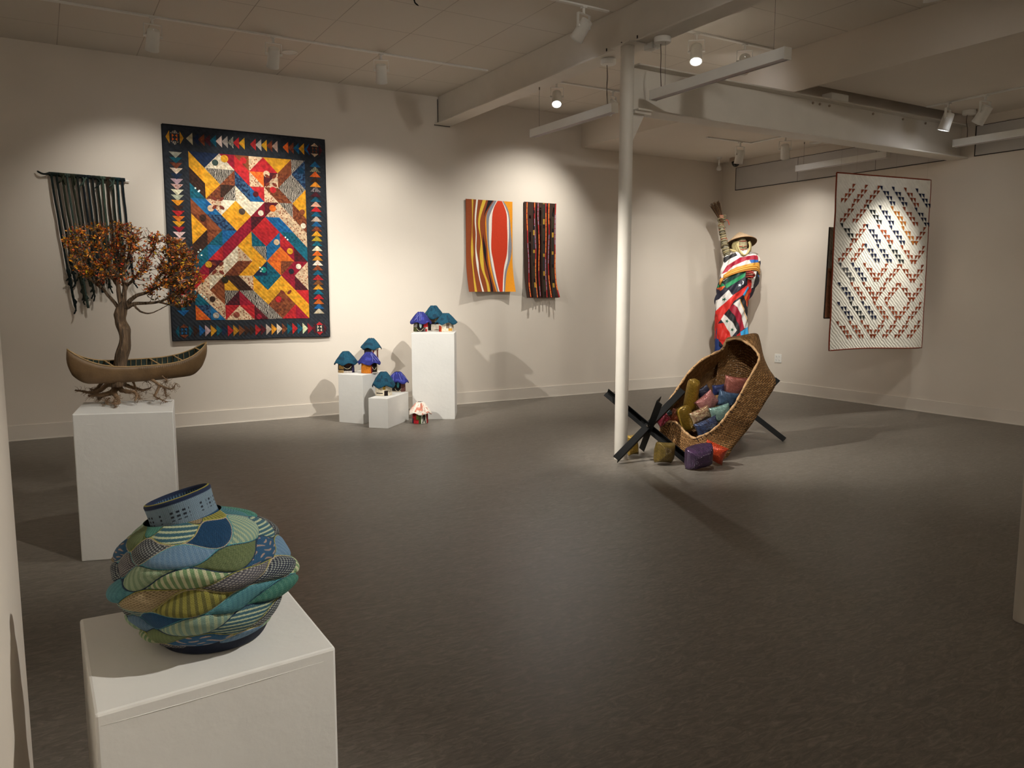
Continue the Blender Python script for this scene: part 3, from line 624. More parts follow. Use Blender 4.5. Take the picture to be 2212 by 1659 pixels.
S1 = [
 (cv([(230, 130), (235, 350), (235, 600), (228, 760), (232, 870), (255, 1100), (270, 1380)]), cv([(252, 130), (245, 350), (243, 600), (262, 850), (258, 950), (280, 1180), (305, 1380)]), lb('#d8b23c')),
 (cv([(292, 135), (270, 400), (287, 600), (285, 800), (300, 980), (330, 1150), (378, 1380)]), cv([(316, 135), (290, 400), (300, 600), (300, 800), (330, 980), (345, 1150), (405, 1380)]), lb('#ece4d8')),
 (cv([(382, 140), (330, 320), (318, 480), (355, 680), (345, 880), (370, 1060), (430, 1230), (455, 1380)]), cv([(432, 140), (350, 380), (345, 520), (375, 720), (395, 900), (415, 1100), (470, 1260), (492, 1380)]), lb('#dcb53e')),
 (cv([(458, 145), (430, 230), (400, 345), (388, 600), (392, 800), (420, 950), (470, 1130), (495, 1280), (500, 1380)]), cv([(535, 145), (470, 220), (402, 350), (390, 600), (430, 800), (440, 950), (480, 1130), (520, 1280), (535, 1380)]), lb('#1d161c')),
 (cv([(560, 145), (470, 250), (420, 370), (420, 560), (440, 720), (470, 1000), (510, 1160), (575, 1380)]), cv([(580, 145), (500, 240), (445, 370), (440, 560), (465, 740), (500, 980), (540, 1180), (600, 1380)]), lb('#e8921e')),
 (cv([(545, 145), (480, 230), (435, 330), (432, 480), (448, 700), (490, 950), (530, 1150), (590, 1380)]), cv([(600, 145), (530, 230), (480, 330), (468, 480), (480, 700), (520, 950), (560, 1150), (625, 1380)]), lb('#83838c')),
 (cv([(640, 145), (700, 230), (735, 340), (745, 560), (735, 760), (730, 940), (690, 1110), (672, 1380)]), cv([(800, 145), (800, 340), (800, 560), (800, 760), (803, 940), (808, 1110), (825, 1380)]), lb('#e3931c')),
 (cv([(640, 145), (700, 230), (735, 340), (745, 560), (735, 760), (730, 940), (690, 1110), (672, 1380)]), cv([(660, 145), (725, 230), (755, 340), (775, 560), (787, 740), (775, 900), (718, 1110), (686, 1380)]), lb('#83838c')),
 (cv([(580, 145), (520, 240), (470, 370), (465, 540), (472, 740), (500, 950), (540, 1130), (608, 1380)]), cv([(645, 145), (700, 230), (738, 340), (748, 560), (738, 760), (732, 940), (692, 1110), (672, 1380)]), lb('#ece4d8')),
 (cv([(592, 145), (540, 220), (512, 330), (505, 520), (502, 800), (530, 950), (570, 1150), (620, 1380)]), cv([(640, 145), (680, 210), (715, 320), (722, 480), (728, 640), (720, 860), (682, 1040), (655, 1380)]), lb('#c93a1c')),
]
tapestry('woven_tapestry', 4.612, 5.284, 1.425, 2.57, 'orange woven tapestry with a tall red oval and wavy stripes on the back wall', (lb('#8f4420'), S1), 1)
def st(x, y0, y1, w_, col, xs2=None):    # short woven dash in the dark tapestry, crop pixels
    v = lambda y: (y - 175) / 1285; u = lambda x_, y: (x_ - 955 - 10*v(y)) / 437
    x2 = xs2 if xs2 is not None else x
    return ([(v(y0), u(x - w_/2, y0)), (v(y1), u(x2 - w_/2, y1))], [(v(y0), u(x + w_/2, y0)), (v(y1), u(x2 + w_/2, y1))], lin(col))
S2 = []; rnd = random.Random(5)
lines = [[(995, 175), (990, 350), (1000, 560), (1005, 750), (1020, 950), (1020, 1100), (1010, 1300), (1018, 1460)], [(1090, 175), (1088, 400), (1095, 600), (1108, 800), (1105, 1000), (1102, 1200), (1112, 1460)],
         [(1132, 175), (1128, 350), (1142, 560), (1150, 750), (1145, 950), (1142, 1150), (1150, 1460)], [(1232, 190), (1235, 400), (1238, 600), (1235, 900), (1235, 1150), (1240, 1300), (1240, 1460)],
         [(1268, 185), (1265, 350), (1275, 560), (1270, 780), (1268, 1000), (1272, 1200), (1290, 1460)], [(1355, 190), (1348, 400), (1348, 600), (1355, 850), (1352, 1100), (1360, 1300), (1378, 1455)]]
for li, ln in enumerate(lines):
    y = 180; k = li * 2
    while y < 1440:
        dy = rnd.choice((60, 70, 80)); y2 = min(1455, y + dy)
        def X(yy):
            for a, b in zip(ln, ln[1:]):
                if yy <= b[1]: return a[0] + (b[0]-a[0])*(yy-a[1])/(b[1]-a[1])
            return ln[-1][0]
        ph = math.sin(y/190 + li*1.7)
        main, edge = (('#f09a3c', '#c02c20') if ph > .25 else (('#b02a28', '#8c2024') if ph > -.5 else ('#8490a8', '#9c2c30')))
        S2.append(st(X(y), y, y2, 15, edge, X(y2))); S2.append(st(X(y + 4), y + 4, y2 - 8, 7, main, X(y2 - 8)))
        y = y2
for x, segs in ((1048, ((290, 330, '#0f0e0d'), (500, 550, '#0f0e0d'), (552, 620, '#a5802c'), (640, 800, '#26282a'), (815, 858, '#a5802c'), (860, 985, '#2e2d24'), (985, 1030, '#0f0e0d'), (1030, 1190, '#33301f'), (1200, 1250, '#0f0e0d'), (1252, 1320, '#a5802c'), (1320, 1450, '#2a2b2c'))),
                (1183, ((185, 200, '#8c7030'), (210, 390, '#2c2b22'), (400, 470, '#a5802c'), (472, 520, '#0f0e0d'), (525, 690, '#33301f'), (690, 730, '#0f0e0d'), (735, 860, '#2b2a22'), (862, 905, '#a5802c'), (910, 1095, '#26282a'), (1098, 1160, '#a5802c'), (1162, 1210, '#0f0e0d'), (1215, 1375, '#33301f'), (1375, 1420, '#0f0e0d'))),
                (1305, ((305, 350, '#0f0e0d'), (360, 520, '#33301f'), (522, 572, '#0f0e0d'), (574, 640, '#a5802c'), (645, 825, '#2a2b22'), (828, 872, '#a5802c'), (875, 1000, '#26282a'), (1003, 1045, '#0f0e0d'), (1050, 1210, '#33301f'), (1212, 1258, '#0f0e0d'), (1260, 1320, '#a5802c'), (1322, 1450, '#26282a')))):
    for y0, y1, c in segs: S2.append(st(x + (y0-300)*.012, y0, y1, 24, c, x + (y1-300)*.012))
tapestry('woven_tapestry', 5.462, 5.957, 1.345, 2.583, 'narrow dark brown woven tapestry with dashed red lines on the back wall', (lb('#38251c'), S2), 2)

# ------------------------------------------------------------------ white quilt hung in the room
def white_quilt():
    A = Vector((7.387, 5.644, 0)); B = Vector((8.8, 5.47, 0)); W_ = (B-A).length; ax = (B-A).normalized(); nr = Vector((ax.y, -ax.x, 0))   # nr faces the viewer
    zt, zb = 2.69, .79; H_ = zt - zb
    t = thing('white_quilt', (*((A+B)/2).xy, zt), 'white quilt with chains of rust and navy triangles hanging at the right', 'quilt', rz=math.atan2(ax.y, ax.x))
    def P(u, v, off=0.0):
        return ((u - .5) * W_ - .03*v*(1-u)*0 , -(off + .012*math.sin(u*7+1)*v + .006*nz(u*5, v*7) ), -v * H_ + .01*math.sin(u*5)*v)
    mb = MB(); n, m_ = 34, 40; wc = lin('#e2ddd0')
    for j in range(m_):
        for i in range(n):
            u0, u1, v0, v1 = i/n, (i+1)/n, j/m_, (j+1)/m_
            mb.quad([P(u0, v1), P(u1, v1), P(u1, v0), P(u0, v0)], wc); mb.quad([P(u0, v0, -.01), P(u1, v0, -.01), P(u1, v1, -.01), P(u0, v1, -.01)], wc)
    qm = mb
    edge = [P(i/n, 0, -.005) for i in range(n)] + [P(1, j/m_, -.005) for j in range(m_)] + [P(1 - i/n, 1, -.005) for i in range(n)] + [P(0, 1 - j/m_, -.005) for j in range(m_)]; edge.append(edge[0])
    mb = MB(); mb.tube(edge, .0085, 6, lin('#7a3018')); mb.build('rust_binding', M['felt'], t, smooth=True)
    rows = ['/R /R /R \\N \\N \\R \\N', '/R /R \\K \\N \\O \\R \\N', '\\K /R \\N \\R \\N \\O /R', '/R /R \\N \\N \\K \\R /R', '\\G \\N \\R /R /R \\R /R', '\\N \\R \\R /R /R \\R /R', '\\N \\K \\N \\R \\R /R /R', '\\R \\R \\R /R /R /R /R']
    CC = {'R': '#96431f', 'N': '#161d3c', 'K': '#1f2426', 'O': '#c07020', 'G': '#4a4a4c'}
    mb = qm; u0, v0 = .045, .055; bw = (1 - 2*u0) / 7; bh = (1 - 2*v0) / 8; a = bw * .265; sh = bw * .285; b = bh * .25
    for r, row in enumerate(rows):
        for c, cell in enumerate(row.split()):
            col = lin(CC[cell[1]]); bx, by = u0 + c*bw, v0 + r*bh
            for k in range(4):
                for j in range(1 if k == 0 else 2):
                    x = (bx + (3-k)*sh + j*a + .02*bw) if cell[0] == '/' else (bx + k*sh + (1-j)*a - (a if k == 0 else 0) + .02*bw)
                    y = by + k*b
                    cc = tuple(q*(1 + .3*nz(r*5+k, c*7+j)) for q in col)
                    pts = [(x, y), (x+a*.97, y), (x, y+b*.95)] if cell[0] == '/' else [(x, y), (x+a*.97, y), (x+a*.97, y+b*.95)]
                    q = [P(*p, .0035) for p in pts]
                    if (Vector(q[1]) - Vector(q[0])).cross(Vector(q[2]) - Vector(q[0])).y > 0: q.reverse()
                    mb.quad(q, cc, (tuple(x_*.6 for x_ in cc), 3))
    mb.build('quilt_cloth', M['quiltw'], t)
    for u in (.04, .96):
        mb = MB(); p = P(u, 0, -.005); mb.tube([p, (p[0], p[1], SZ - zt - .0005)], .0004, 4); mb.build('hanging_wire', M['wire'], t)
    # a second quilt hangs right behind it, only its left edge shows
    t2 = thing('grey_quilt', (*((A+B)/2 - nr*.12).xy, 2.13), 'second quilt whose grey and brown edge peeks out behind the white one', 'quilt', rz=math.atan2(ax.y, ax.x))
    mb = MB()
    for j in range(20):
        for i in range(10):
            uu = [-.655 + 1.2*i/10, -.655 + 1.2*(i+1)/10]; vv = [-.99*j/20, -.99*(j+1)/20]; dx = lambda v: -.02*(-v)
            c = lin('#a09a8c') if j < 9 else lin('#9a6a4c')
            mb.hexa([(uu[0] + dx(vv[1]), .012, vv[1]), (uu[0] + dx(vv[1]), 0, vv[1]), (uu[1] + dx(vv[1]), 0, vv[1]), (uu[1] + dx(vv[1]), .012, vv[1]), (uu[0] + dx(vv[0]), .012, vv[0]), (uu[0] + dx(vv[0]), 0, vv[0]), (uu[1] + dx(vv[0]), 0, vv[0]), (uu[1] + dx(vv[0]), .012, vv[0])], c)
    mb.build('quilt_cloth', M['quiltw'], t2)
    mb = MB(); mb.tube([(-.655, .006, 0), (-.675, .006, -.99)], .009, 6, lin('#3a332c')); mb.tube([(-.675, .006, -.99), (.525, .006, -.99)], .009, 6, lin('#3a332c')); mb.build('binding', M['felt'], t2)
    for xx in (-.3, .3):
        mb = MB(); mb.tube([(xx, .006, 0), (xx, .006, SZ - 2.13 - .0005)], .0004, 4); mb.build('hanging_wire', M['wire'], t2)
white_quilt()
# ------------------------------------------------------------------ woven vase
def grid_mesh(name, P, C, nu, nv, m, parent, closed=True, uv=None, rough=None):
    """P (nv,nu,3), C (nv,nu,3) per-vertex colour"""
    me = bpy.data.meshes.new(name); V = P.reshape(-1, 3); idx = np.arange(nu*nv).reshape(nv, nu)
    if closed: a, b = idx[:-1], np.roll(idx, -1, 1)[:-1]; c, d = np.roll(idx, -1, 1)[1:], idx[1:]
    else: a, b, c, d = idx[:-1, :-1], idx[:-1, 1:], idx[1:, 1:], idx[1:, :-1]
    Fq = np.stack([a, b, c, d], -1).reshape(-1, 4)
    me.vertices.add(len(V)); me.vertices.foreach_set('co', V.astype(np.float32).ravel())
    me.loops.add(len(Fq)*4); me.loops.foreach_set('vertex_index', Fq.astype(np.int32).ravel())
    me.polygons.add(len(Fq)); me.polygons.foreach_set('loop_start', np.arange(0, len(Fq)*4, 4, dtype=np.int32)); me.polygons.foreach_set('loop_total', np.full(len(Fq), 4, dtype=np.int32))
    me.update(calc_edges=True); me.validate()
    ca = me.color_attributes.new('Col', 'FLOAT_COLOR', 'POINT'); ca.data.foreach_set('color', np.concatenate([C.reshape(-1, 3), np.ones((len(V), 1))], 1).astype(np.float32).ravel())
    if uv is not None:
        ul = me.uv_layers.new(name='UVMap'); ul.data.foreach_set('uv', uv.reshape(-1, 2)[Fq.ravel()].astype(np.float32).ravel())
    me.materials.append(m); me.polygons.foreach_set('use_smooth', [True]*len(Fq))
    o = bpy.data.objects.new(name, me); COL.objects.link(o); o.parent = parent; return o
def yarn_mat():
    t = NT('knotted_yarn'); t.b.inputs['Roughness'].default_value = .7; t.b.inputs['Specular IOR Level'].default_value = .3
    a = t.add('ShaderNodeAttribute', attribute_name='Col'); t.l(a.outputs['Color'], t.b.inputs['Base Color'])
    uv = t.add('ShaderNodeUVMap'); mp = t.add('ShaderNodeMapping'); mp.inputs['Scale'].default_value = (190, 130, 1); t.l(uv.outputs[0], mp.inputs[0])
    br = t.add('ShaderNodeTexBrick', offset=.5); br.inputs['Scale'].default_value = 1; br.inputs['Brick Width'].default_value = 1; br.inputs['Row Height'].default_value = 1; br.inputs['Mortar Size'].default_value = .16; br.inputs['Mortar Smooth'].default_value = 1.0
    t.l(mp.outputs[0], br.inputs['Vector']); inv = t.add('ShaderNodeMath', operation='SUBTRACT'); inv.inputs[0].default_value = 1; t.l(br.outputs['Fac'], inv.inputs[1])
    bp = t.add('ShaderNodeBump', i_Strength=.9, i_Distance=.0018); t.l(inv.outputs[0], bp.inputs['Height']); t.l(bp.outputs[0], t.b.inputs['Normal']); return t.m
M['yarn'] = yarn_mat()
def vase():
    t = thing('woven_vase', (.275, 1.762, .70), 'large bumpy woven vase of blue and green wavy panels in the foreground', 'vase'); t.scale = (.865, .865, .865)
    ln = lambda h: np.array(lin(h))
    rs = np.random.RandomState(4)
    nu, nv = 960, 420
    u = np.linspace(0, 1, nu, endpoint=False)[None, :].repeat(nv, 0); v = np.linspace(0, 1, nv)[:, None].repeat(nu, 1)
    prof = np.array([(0, .105), (.04, .128), (.12, .160), (.25, .184), (.42, .196), (.58, .198), (.72, .188), (.84, .163), (.93, .128), (1, .086)])
    hz_ = .298; r0 = np.interp(v, prof[:, 0], prof[:, 1]); 
    kk = np.ones(25)/25; r1 = np.apply_along_axis(lambda c: np.convolve(np.pad(c, 12, mode='edge'), kk, 'valid'), 0, r0)
    # wavy panel lines climb slowly round the body; neighbours meet and part again
    rows = 12; n = 6; slant = 1.0; A = .46
    s = v * rows - slant * u * 4 + .22*np.sin(2*PI*(u*2 + v*1.1)) + .12*np.sin(2*PI*(u*5 + .2))
    A = .5; thn = n*u + .10*np.sin(2*PI*(2*u + .3)) + .04*np.sin(2*PI*(5*u))
    def line(k): return k + A * np.sin(2*PI*thn + (k % 2) * PI)
    k0 = np.floor(s).astype(int); best = np.full(s.shape, -99.0); cell = np.zeros(s.shape, int); lo = np.zeros(s.shape); hi = np.zeros(s.shape)
    for dk in (-1, 0, 1):
        k = k0 + dk; l_ = line(k); h_ = line(k + 1); ins = (s >= l_) & (s < h_)
        lo = np.where(ins, l_, lo); hi = np.where(ins, h_, hi); cell = np.where(ins, k, cell)
    w_ = np.maximum(hi - lo, 1e-3); q = np.clip((s - lo) / w_, 0, 1)
    ph = thn - .25 - (cell % 2)*.5; lens = np.floor(ph).astype(int) % n; x = ph % 1.0
    cid = (cell + 40) * 37 + lens * 11
    hsh = ((cid * 2654435761) % 4294967296) / 4294967296.0; h2 = ((cid * 40503 + 977) % 65536) / 65536.0; h3 = ((cid * 9973 + 31) % 7919) / 7919.0
    pal = [('#1d4f78', '#174064', 0), ('#3f6a78', '#c6d0ac', 1), ('#7fae96', '#5d927c', 0), ('#8fb0a0', '#c2cfa8', 2), ('#3e4248', '#b4b8b2', 3), ('#77875a', '#8f9c6a', 0), ('#a8945c', '#5e5638', 2),
           ('#6d90ae', '#8eabc2', 0), ('#2d5f86', '#c9a894', 4), ('#b7cba6', '#93b08c', 2), ('#4f87a4', '#1c3a5c', 1), ('#54525a', '#b0aca6', 3), ('#86a878', '#e0e0b8', 2), ('#2a3148', '#c4ccc0', 3), ('#6b9fb4', '#b99d92', 4), ('#b09c78', '#7c6c4c', 3), ('#5c97a0', '#3c7484', 0), ('#a5a04c', '#6e6c38', 2), ('#5a6e94', '#90a4c0', 1), ('#4c8c7c', '#78b098', 0)]
    pi_ = (hsh * len(pal)).astype(int) % len(pal)
    c1 = np.array([ln(p[0]) for p in pal])[pi_]; c2 = np.array([ln(p[1]) for p in pal])[pi_]; kd = np.array([p[2] for p in pal])[pi_]
    ribs = (u*190) % 1; rw = (v*130)
    m = np.zeros(s.shape)
    m = np.where((kd == 0), (np.sin(u*2*PI*95) > .2) * .35, m)
    m = np.where((kd == 1), (np.sin((v*rows*6 + x*3)*2*PI*.5) > .35) * 1.0, m)
    m = np.where((kd == 2), (np.sin(2*PI*u*76) > .15) * .9, m)
    m = np.where((kd == 3), (np.sin(2*PI*(u*96)) * np.sin(2*PI*(v*54)) > .12) * .8, m)
    m = np.where((kd == 4), (np.sin(2*PI*(v*26 + u*6) + 2*np.sin(2*PI*u*14)) * np.sin(2*PI*(u*14 + v*6)) > .5) * .9, m)
    Cc = c1 * (1 - m[..., None]) + c2 * m[..., None]
    Cc *= (.66 + .3*h3)[..., None]
    # outline cords between panels
    ed = np.minimum(q, 1 - q) * w_
    cordc = np.array([ln('#1c3450'), ln('#9a9a3c'), ln('#4f9aa0'), ln('#22384e'), ln('#b8a890')])[((cell + 40) * 7 + 3) % 5]
    cordm = (ed < .055)[..., None]
    Cc = np.where(cordm, cordc, Cc)
    bul = np.sqrt(np.clip(4*q*(1-q), 0, 1)) * np.clip(w_/.9, .15, 1) * (np.sin(PI*np.clip(x, 0, 1))**.6)
    fade = np.clip(np.minimum(v/.08, (1-v)/.1), 0, 1)
    disp = (.017*bul*(.45 + .9*h2) - .006 + .010*np.sin(2*PI*(3*u + .7*v*3))*np.sin(v*PI) + .012*np.sin(2*PI*(5*u - 1.6*v) + 1)*np.sin(v*PI)) * fade
    kz = np.ones(7)/7
    disp = np.apply_along_axis(lambda c: np.convolve(np.pad(c, 3, mode='edge'), kz, 'valid'), 0, disp)
    disp = np.apply_along_axis(lambda c: np.convolve(np.pad(c, 3, mode='wrap'), kz, 'valid'), 1, disp)
    r = r1 + disp; th = 2*PI*u + AZ
    z = .012 + v*hz_ - .0*r; 
    # body leans a little; the shoulder is higher on the right of the photograph
    rx, ry = _r.x, _r.y
    X = r*np.cos(th); Y = r*np.sin(th); side = (X*rx + Y*ry)
    z = z + side*.13*np.clip(v, 0, 1); z = np.maximum(z, .004)
    off = .012*np.sin(v*PI) - .052*v**2
    X = X + off*rx; Y = Y + off*ry
    body = grid_mesh('vase_body', np.stack([X, Y, z], -1), Cc, nu, nv, M['yarn'], t, uv=np.stack([u, v], -1))
    # foot
    nb, mbn = 240, 14; uu = np.linspace(0, 1, nb, endpoint=False)[None, :].repeat(mbn, 0); vv = np.linspace(0, 1, mbn)[:, None].repeat(nb, 1)
    rr = .112 + .03*np.sqrt(vv) ; zz = vv*.052 + .0005
    C_ = np.broadcast_to(ln('#161f33'), (mbn, nb, 3)).copy(); grid_mesh('foot_coil', np.stack([rr*np.cos(2*PI*uu) + .012*rx, rr*np.sin(2*PI*uu) + .012*ry, zz], -1), C_, nb, mbn, M['yarn'], t, uv=np.stack([uu, vv*.2], -1))
    # neck: outer wall, rolled rim, inner wall; tilted
    nn, mn = 480, 90; uu = np.linspace(0, 1, nn, endpoint=False)[None, :].repeat(mn, 0); vv = np.linspace(0, 1, mn)[:, None].repeat(nn, 1)
    out = vv < .45; rim = (vv >= .45) & (vv < .62); tt = np.where(out, vv/.45, np.where(rim, 1.0, (1-vv)/.38))
    a_ = (vv - .45)/.17*PI
    rr = np.where(out, .0835 - .006*tt - .004*np.sin(tt*PI), np.where(rim, .0715 + .0065*np.cos(a_), .065 + .012*(1-tt)**2))
    hh = np.where(out, -.035 + tt*.097, np.where(rim, .062 + .0075*np.sin(a_), .062 - (1-tt)*.13))
    C_ = np.zeros((mn, nn, 3)); C_[:] = ln('#8096a6'); rib = (np.sin(uu*2*PI*110) > 0)[..., None]; C_ = np.where(rib, C_*.8, C_)
    ang = uu*2*PI; band = (tt > .55) & (tt < .80) & out; chk = (np.sin(uu*2*PI*34) > -.1) & (np.sin(tt*60) > 0) & (nzv(uu*9) > -.1)
    C_ = np.where((band & chk)[..., None], ln('#141a26'), C_); C_ = np.where((out & (tt < .40))[..., None], ln('#1f4a6c'), C_)
    C_ = np.where((rim | (out & (tt > .95)))[..., None], ln('#1a2a4a'), C_); C_ = np.where((rim & (vv > .5) & (vv < .535))[..., None], ln('#a39a48'), C_)
    inn = ~out & ~rim; C_ = np.where((inn & (np.sin(tt*60) > 0) & (np.sin(uu*2*PI*60) > 0))[..., None], ln('#5c7c96'), np.where(inn[..., None], ln('#1d3858'), C_))
    Xn = rr*np.cos(ang); Yn = rr*np.sin(ang); sd = Xn*rx + Yn*ry; fd = -Xn*ry + Yn*rx
    zc = .300 + hh + sd*.30 - .006; Xo = Xn + (-.045 - hh*.28)*rx; Yo = Yn + (-.045 - hh*.28)*ry
    grid_mesh('vase_neck', np.stack([Xo, Yo, zc], -1), C_, nn, mn, M['yarn'], t, uv=np.stack([uu*.6, vv*.5], -1))
def nzv(a): return np.sin(a*7.1 + 1.3) * np.sin(a*3.3 + .4)
vase()

# ------------------------------------------------------------------ canoe with a tree
M['bark'] = mat('weathered_wood', '#69543f', .85, .75, 4.5, .02, 7, stretch=(18, 18, 1.3))
M['root'] = mat('root_wood', '#7a6046', .8, .3, 40, .002, 90)
M['canoe'] = mat('canoe_canvas', '#6d5436', .6, .22, 11, .0015, 60)
M['rib'] = mat('pale_wood', '#9a7d52', .6, .15, 40)
M['inside'] = mat('dark_green_lining', '#1b2a22', .7, .4, 30)
M['leaf'] = mat_cloth('autumn_leaf', rough=.45, var=.15, vscale=90, bump=.0005, spec=.5)
def canoe_tree():
    base = Vector((.38, 4.85, .80)); t = thing('canoe_tree', base, 'tree with orange autumn leaves growing through a small brown canoe', 'sculpture')
    A = at(143, 760, 4.27); B = at(443, 742, 4.80); ax = (B - A); Ln = ax.length; ax.z = 0; zA, zB = A.z, B.z; ax.normalize(); nr = Vector((ax.y, -ax.x, 0))
    mid = (A + B) / 2 - base
    # hull
    NS, NK = 61, 21
    def hull(s, k, ins=0.0):     # s -1..1 along, k -1..1 rim to rim
        a = abs(s); wid = .083 * (1 - a**2.6) ** .75 + .0015; keel = -.137 + .012*a**2 + .055*max(0, a-.72)**1.5*6
        sheer = -.045 + .012 + .10*a**3.4 + .0*s
        th = k * PI / 2; ww = wid - ins; y = ww * (abs(math.sin(th)) ** .72) * (1 if th > 0 else -1); cz = math.cos(th) ** .85 if math.cos(th) > 1e-6 else 0
        z = sheer + (keel - sheer + ins) * cz
        e = .03 * (1 - min(1, abs(z - sheer) / .13)) * 0
        bow = 1 + .035 * math.sin(min(1, max(0, (sheer - z) / (sheer - keel + 1e-6))) * PI) * (a > .5) * (a - .5) * 2
        dent = .0025 * nz(s*9, k*2, 3) if ins == 0 else 0
        sx = (s * (1 - .06 * (cz if a > .8 else cz * 0) * ((a - .8) / .2 if a > .8 else 0))) * Ln / 2 * bow
        cr, sr = math.cos(.16), math.sin(.16) * (1 if nr.dot(_f) > 0 else -1); zc = z + .05; yy_ = (y + dent) * cr - zc * sr * 1.0; z = (y + dent) * sr + zc * cr - .05
        return mid + ax * sx + nr * yy_ + Vector((0, 0, z + (zB - zA) * s / 2 * .35 - .055))
    mb = MB(); out = [[hull(-1 + 2*i/(NS-1), -1 + 2*j/(NK-1)) for j in range(NK)] for i in range(NS)]
    mb.rings(out, cap=False, closed=False); h_ = mb.build('hull', M['canoe'], t, smooth=True); sm = h_.modifiers.new('s', 'SOLIDIFY'); sm.thickness = .003; sm.offset = 0
    mb = MB(); inn = [[hull(-.97 + 1.94*i/(NS-1), -1 + 2*j/(NK-1), .006) for j in range(NK)] for i in range(NS)]
    mb.rings(inn, cap=False, closed=False); mb.build('lining', M['inside'], t, smooth=True)
    for sd in (-1, 1):
        mb = MB(); mb.tube([hull(-1 + 2*i/50, sd) + Vector((0, 0, .002)) for i in range(51)], .0035, 8); mb.build('gunwale', M['rib'], t, smooth=True)
    for i in range(-11, 12):
        mb = MB(); s_ = i / 13; mb.tube([hull(s_, -1 + 2*j/16, .010) for j in range(17)], .0022, 5); mb.build('rib', M['rib'], t)
    for s_ in (-.86, -.45, .2, .55, .86):
        mb = MB(); p, q = hull(s_, -1), hull(s_, 1); d = ax * .005; mb.hexa([p-d, q-d, q+d, p+d, p-d+Vector((0, 0, .004)), q-d+Vector((0, 0, .004)), q+d+Vector((0, 0, .004)), p+d+Vector((0, 0, .004))]); mb.build('thwart', M['rib'], t)
    mb = MB()
    for i in range(26):     # lacing stitches under the near rim
        s_ = -.1 + i*.031; p = hull(s_, 1 if (hull(0, 1) - hull(0, -1)).dot(-_f) > 0 else -1); mb.tube([p + Vector((0, 0, -.004)) - _f*.003, p + Vector((.001, 0, -.018)) - _f*.004], .0007, 4)
    mb.build('lacing', M['dark'], t)
    # tree
    D = 4.47
    def W(x, y, dd=0.0): return at(x, y, D + dd) - base
    rnd = random.Random(21)
    mb = MB()
    def wood(pts, r, k=12):
        mb.tube(pts, r, k)
    tr = catmull([W(252, 835), W(257, 800), W(262, 770), W(269, 740), W(267, 715), W(260, 695), W(259, 680), W(264, 662), W(272, 650)], 30)
    nr_ = len(tr)
    rad = [.040 - .010*min(1, i/10) + .003*math.sin(i*.9) for i in range(nr_)]
    for i in range(nr_-7, nr_): rad[i] = .031 - .0012*(i-nr_+7)
    rings = []
    for i, p in enumerate(tr):
        rings.append([p + Vector((math.cos(a), math.sin(a), 0)) * rad[i] * (1 + .10*math.sin(3*a + i*.12) + .07*math.sin(7*a + i*.2) + .05*nz(a*3, i*.3)) for a in [2*PI*q/40 for q in range(40)]])
    mb.rings(rings)
    limbs = [([(260, 672), (250, 657), (237, 642), (222, 625), (205, 612), (190, 600), (172, 590), (150, 573)], .013, .05),
             ([(264, 665), (258, 640), (256, 620), (247, 590), (232, 560), (216, 520), (202, 492)], .017, -.04),
             ([(266, 662), (268, 640), (270, 620), (263, 585), (262, 545), (258, 500), (262, 484)], .017, .03),
             ([(272, 665), (280, 650), (296, 638), (322, 630), (352, 612), (388, 588), (422, 568)], .016, -.05),
             ([(275, 664), (290, 656), (315, 655), (343, 652), (372, 640), (405, 620), (430, 604)], .013, .07),
             ([(278, 662), (290, 660), (302, 672), (322, 677), (346, 668), (374, 652)], .009, 0),
             ([(266, 640), (274, 618), (292, 600), (312, 570), (330, 540), (342, 508)], .012, .09),
             ([(222, 625), (200, 590), (182, 565), (165, 530), (150, 498)], .009, .09),
             ([(256, 620), (240, 598), (218, 570), (190, 540), (174, 500)], .010, -.09),
             ([(262, 600), (275, 560), (285, 520), (283, 486)], .009, -.08),
             ([(322, 630), (350, 590), (372, 550), (376, 515)], .009, .04), ([(352, 612), (385, 570), (405, 540)], .008, -.1), ([(343, 652), (380, 660), (412, 650)], .007, -.04),
             ([(205, 612), (185, 590), (160, 560), (140, 520)], .007, -.05)]
    nodes = []
    for pts, r, dep in limbs:
        P_ = catmull([W(x, y, dep * (i / (len(pts)-1)) ** .8) for i, (x, y) in enumerate(pts)], 26)
        P_ = [p + Vector((nz(i*.5, r*900), nz(i*.5, 7, r*900), 0)) * .004 for i, p in enumerate(P_)]
        wood(P_, [r * (1 - .82*(i/25)**.8) for i in range(26)], 8); nodes += [(p, r * (1 - .8*(i/25))) for i, p in enumerate(P_) if i > 6]
    mb.build('trunk_and_limbs', M['bark'], t, smooth=True)
    env = [(134, 508), (146, 492), (168, 474), (208, 482), (240, 476), (285, 480), (300, 492), (325, 490), (348, 500), (372, 512), (402, 524), (424, 545), (432, 580), (440, 604), (432, 636), (412, 655), (385, 660), (362, 650), (352, 618), (330, 632), (306, 628), (300, 606), (280, 592), (270, 615), (240, 604), (215, 600), (196, 598), (176, 590), (158, 570), (146, 540)]
    def inside(x, y):
        c = False; j = len(env) - 1
        for i in range(len(env)):
            if (env[i][1] > y) != (env[j][1] > y) and x < (env[j][0]-env[i][0])*(y-env[i][1])/(env[j][1]-env[i][1]) + env[i][0]: c = not c
            j = i
        return c
    tw = MB(); lf = MB(); npos = np.array([tuple(p) for p, r in nodes])
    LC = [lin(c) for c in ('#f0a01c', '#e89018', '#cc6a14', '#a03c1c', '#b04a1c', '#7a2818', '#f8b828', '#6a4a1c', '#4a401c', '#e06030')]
    cnt = 0
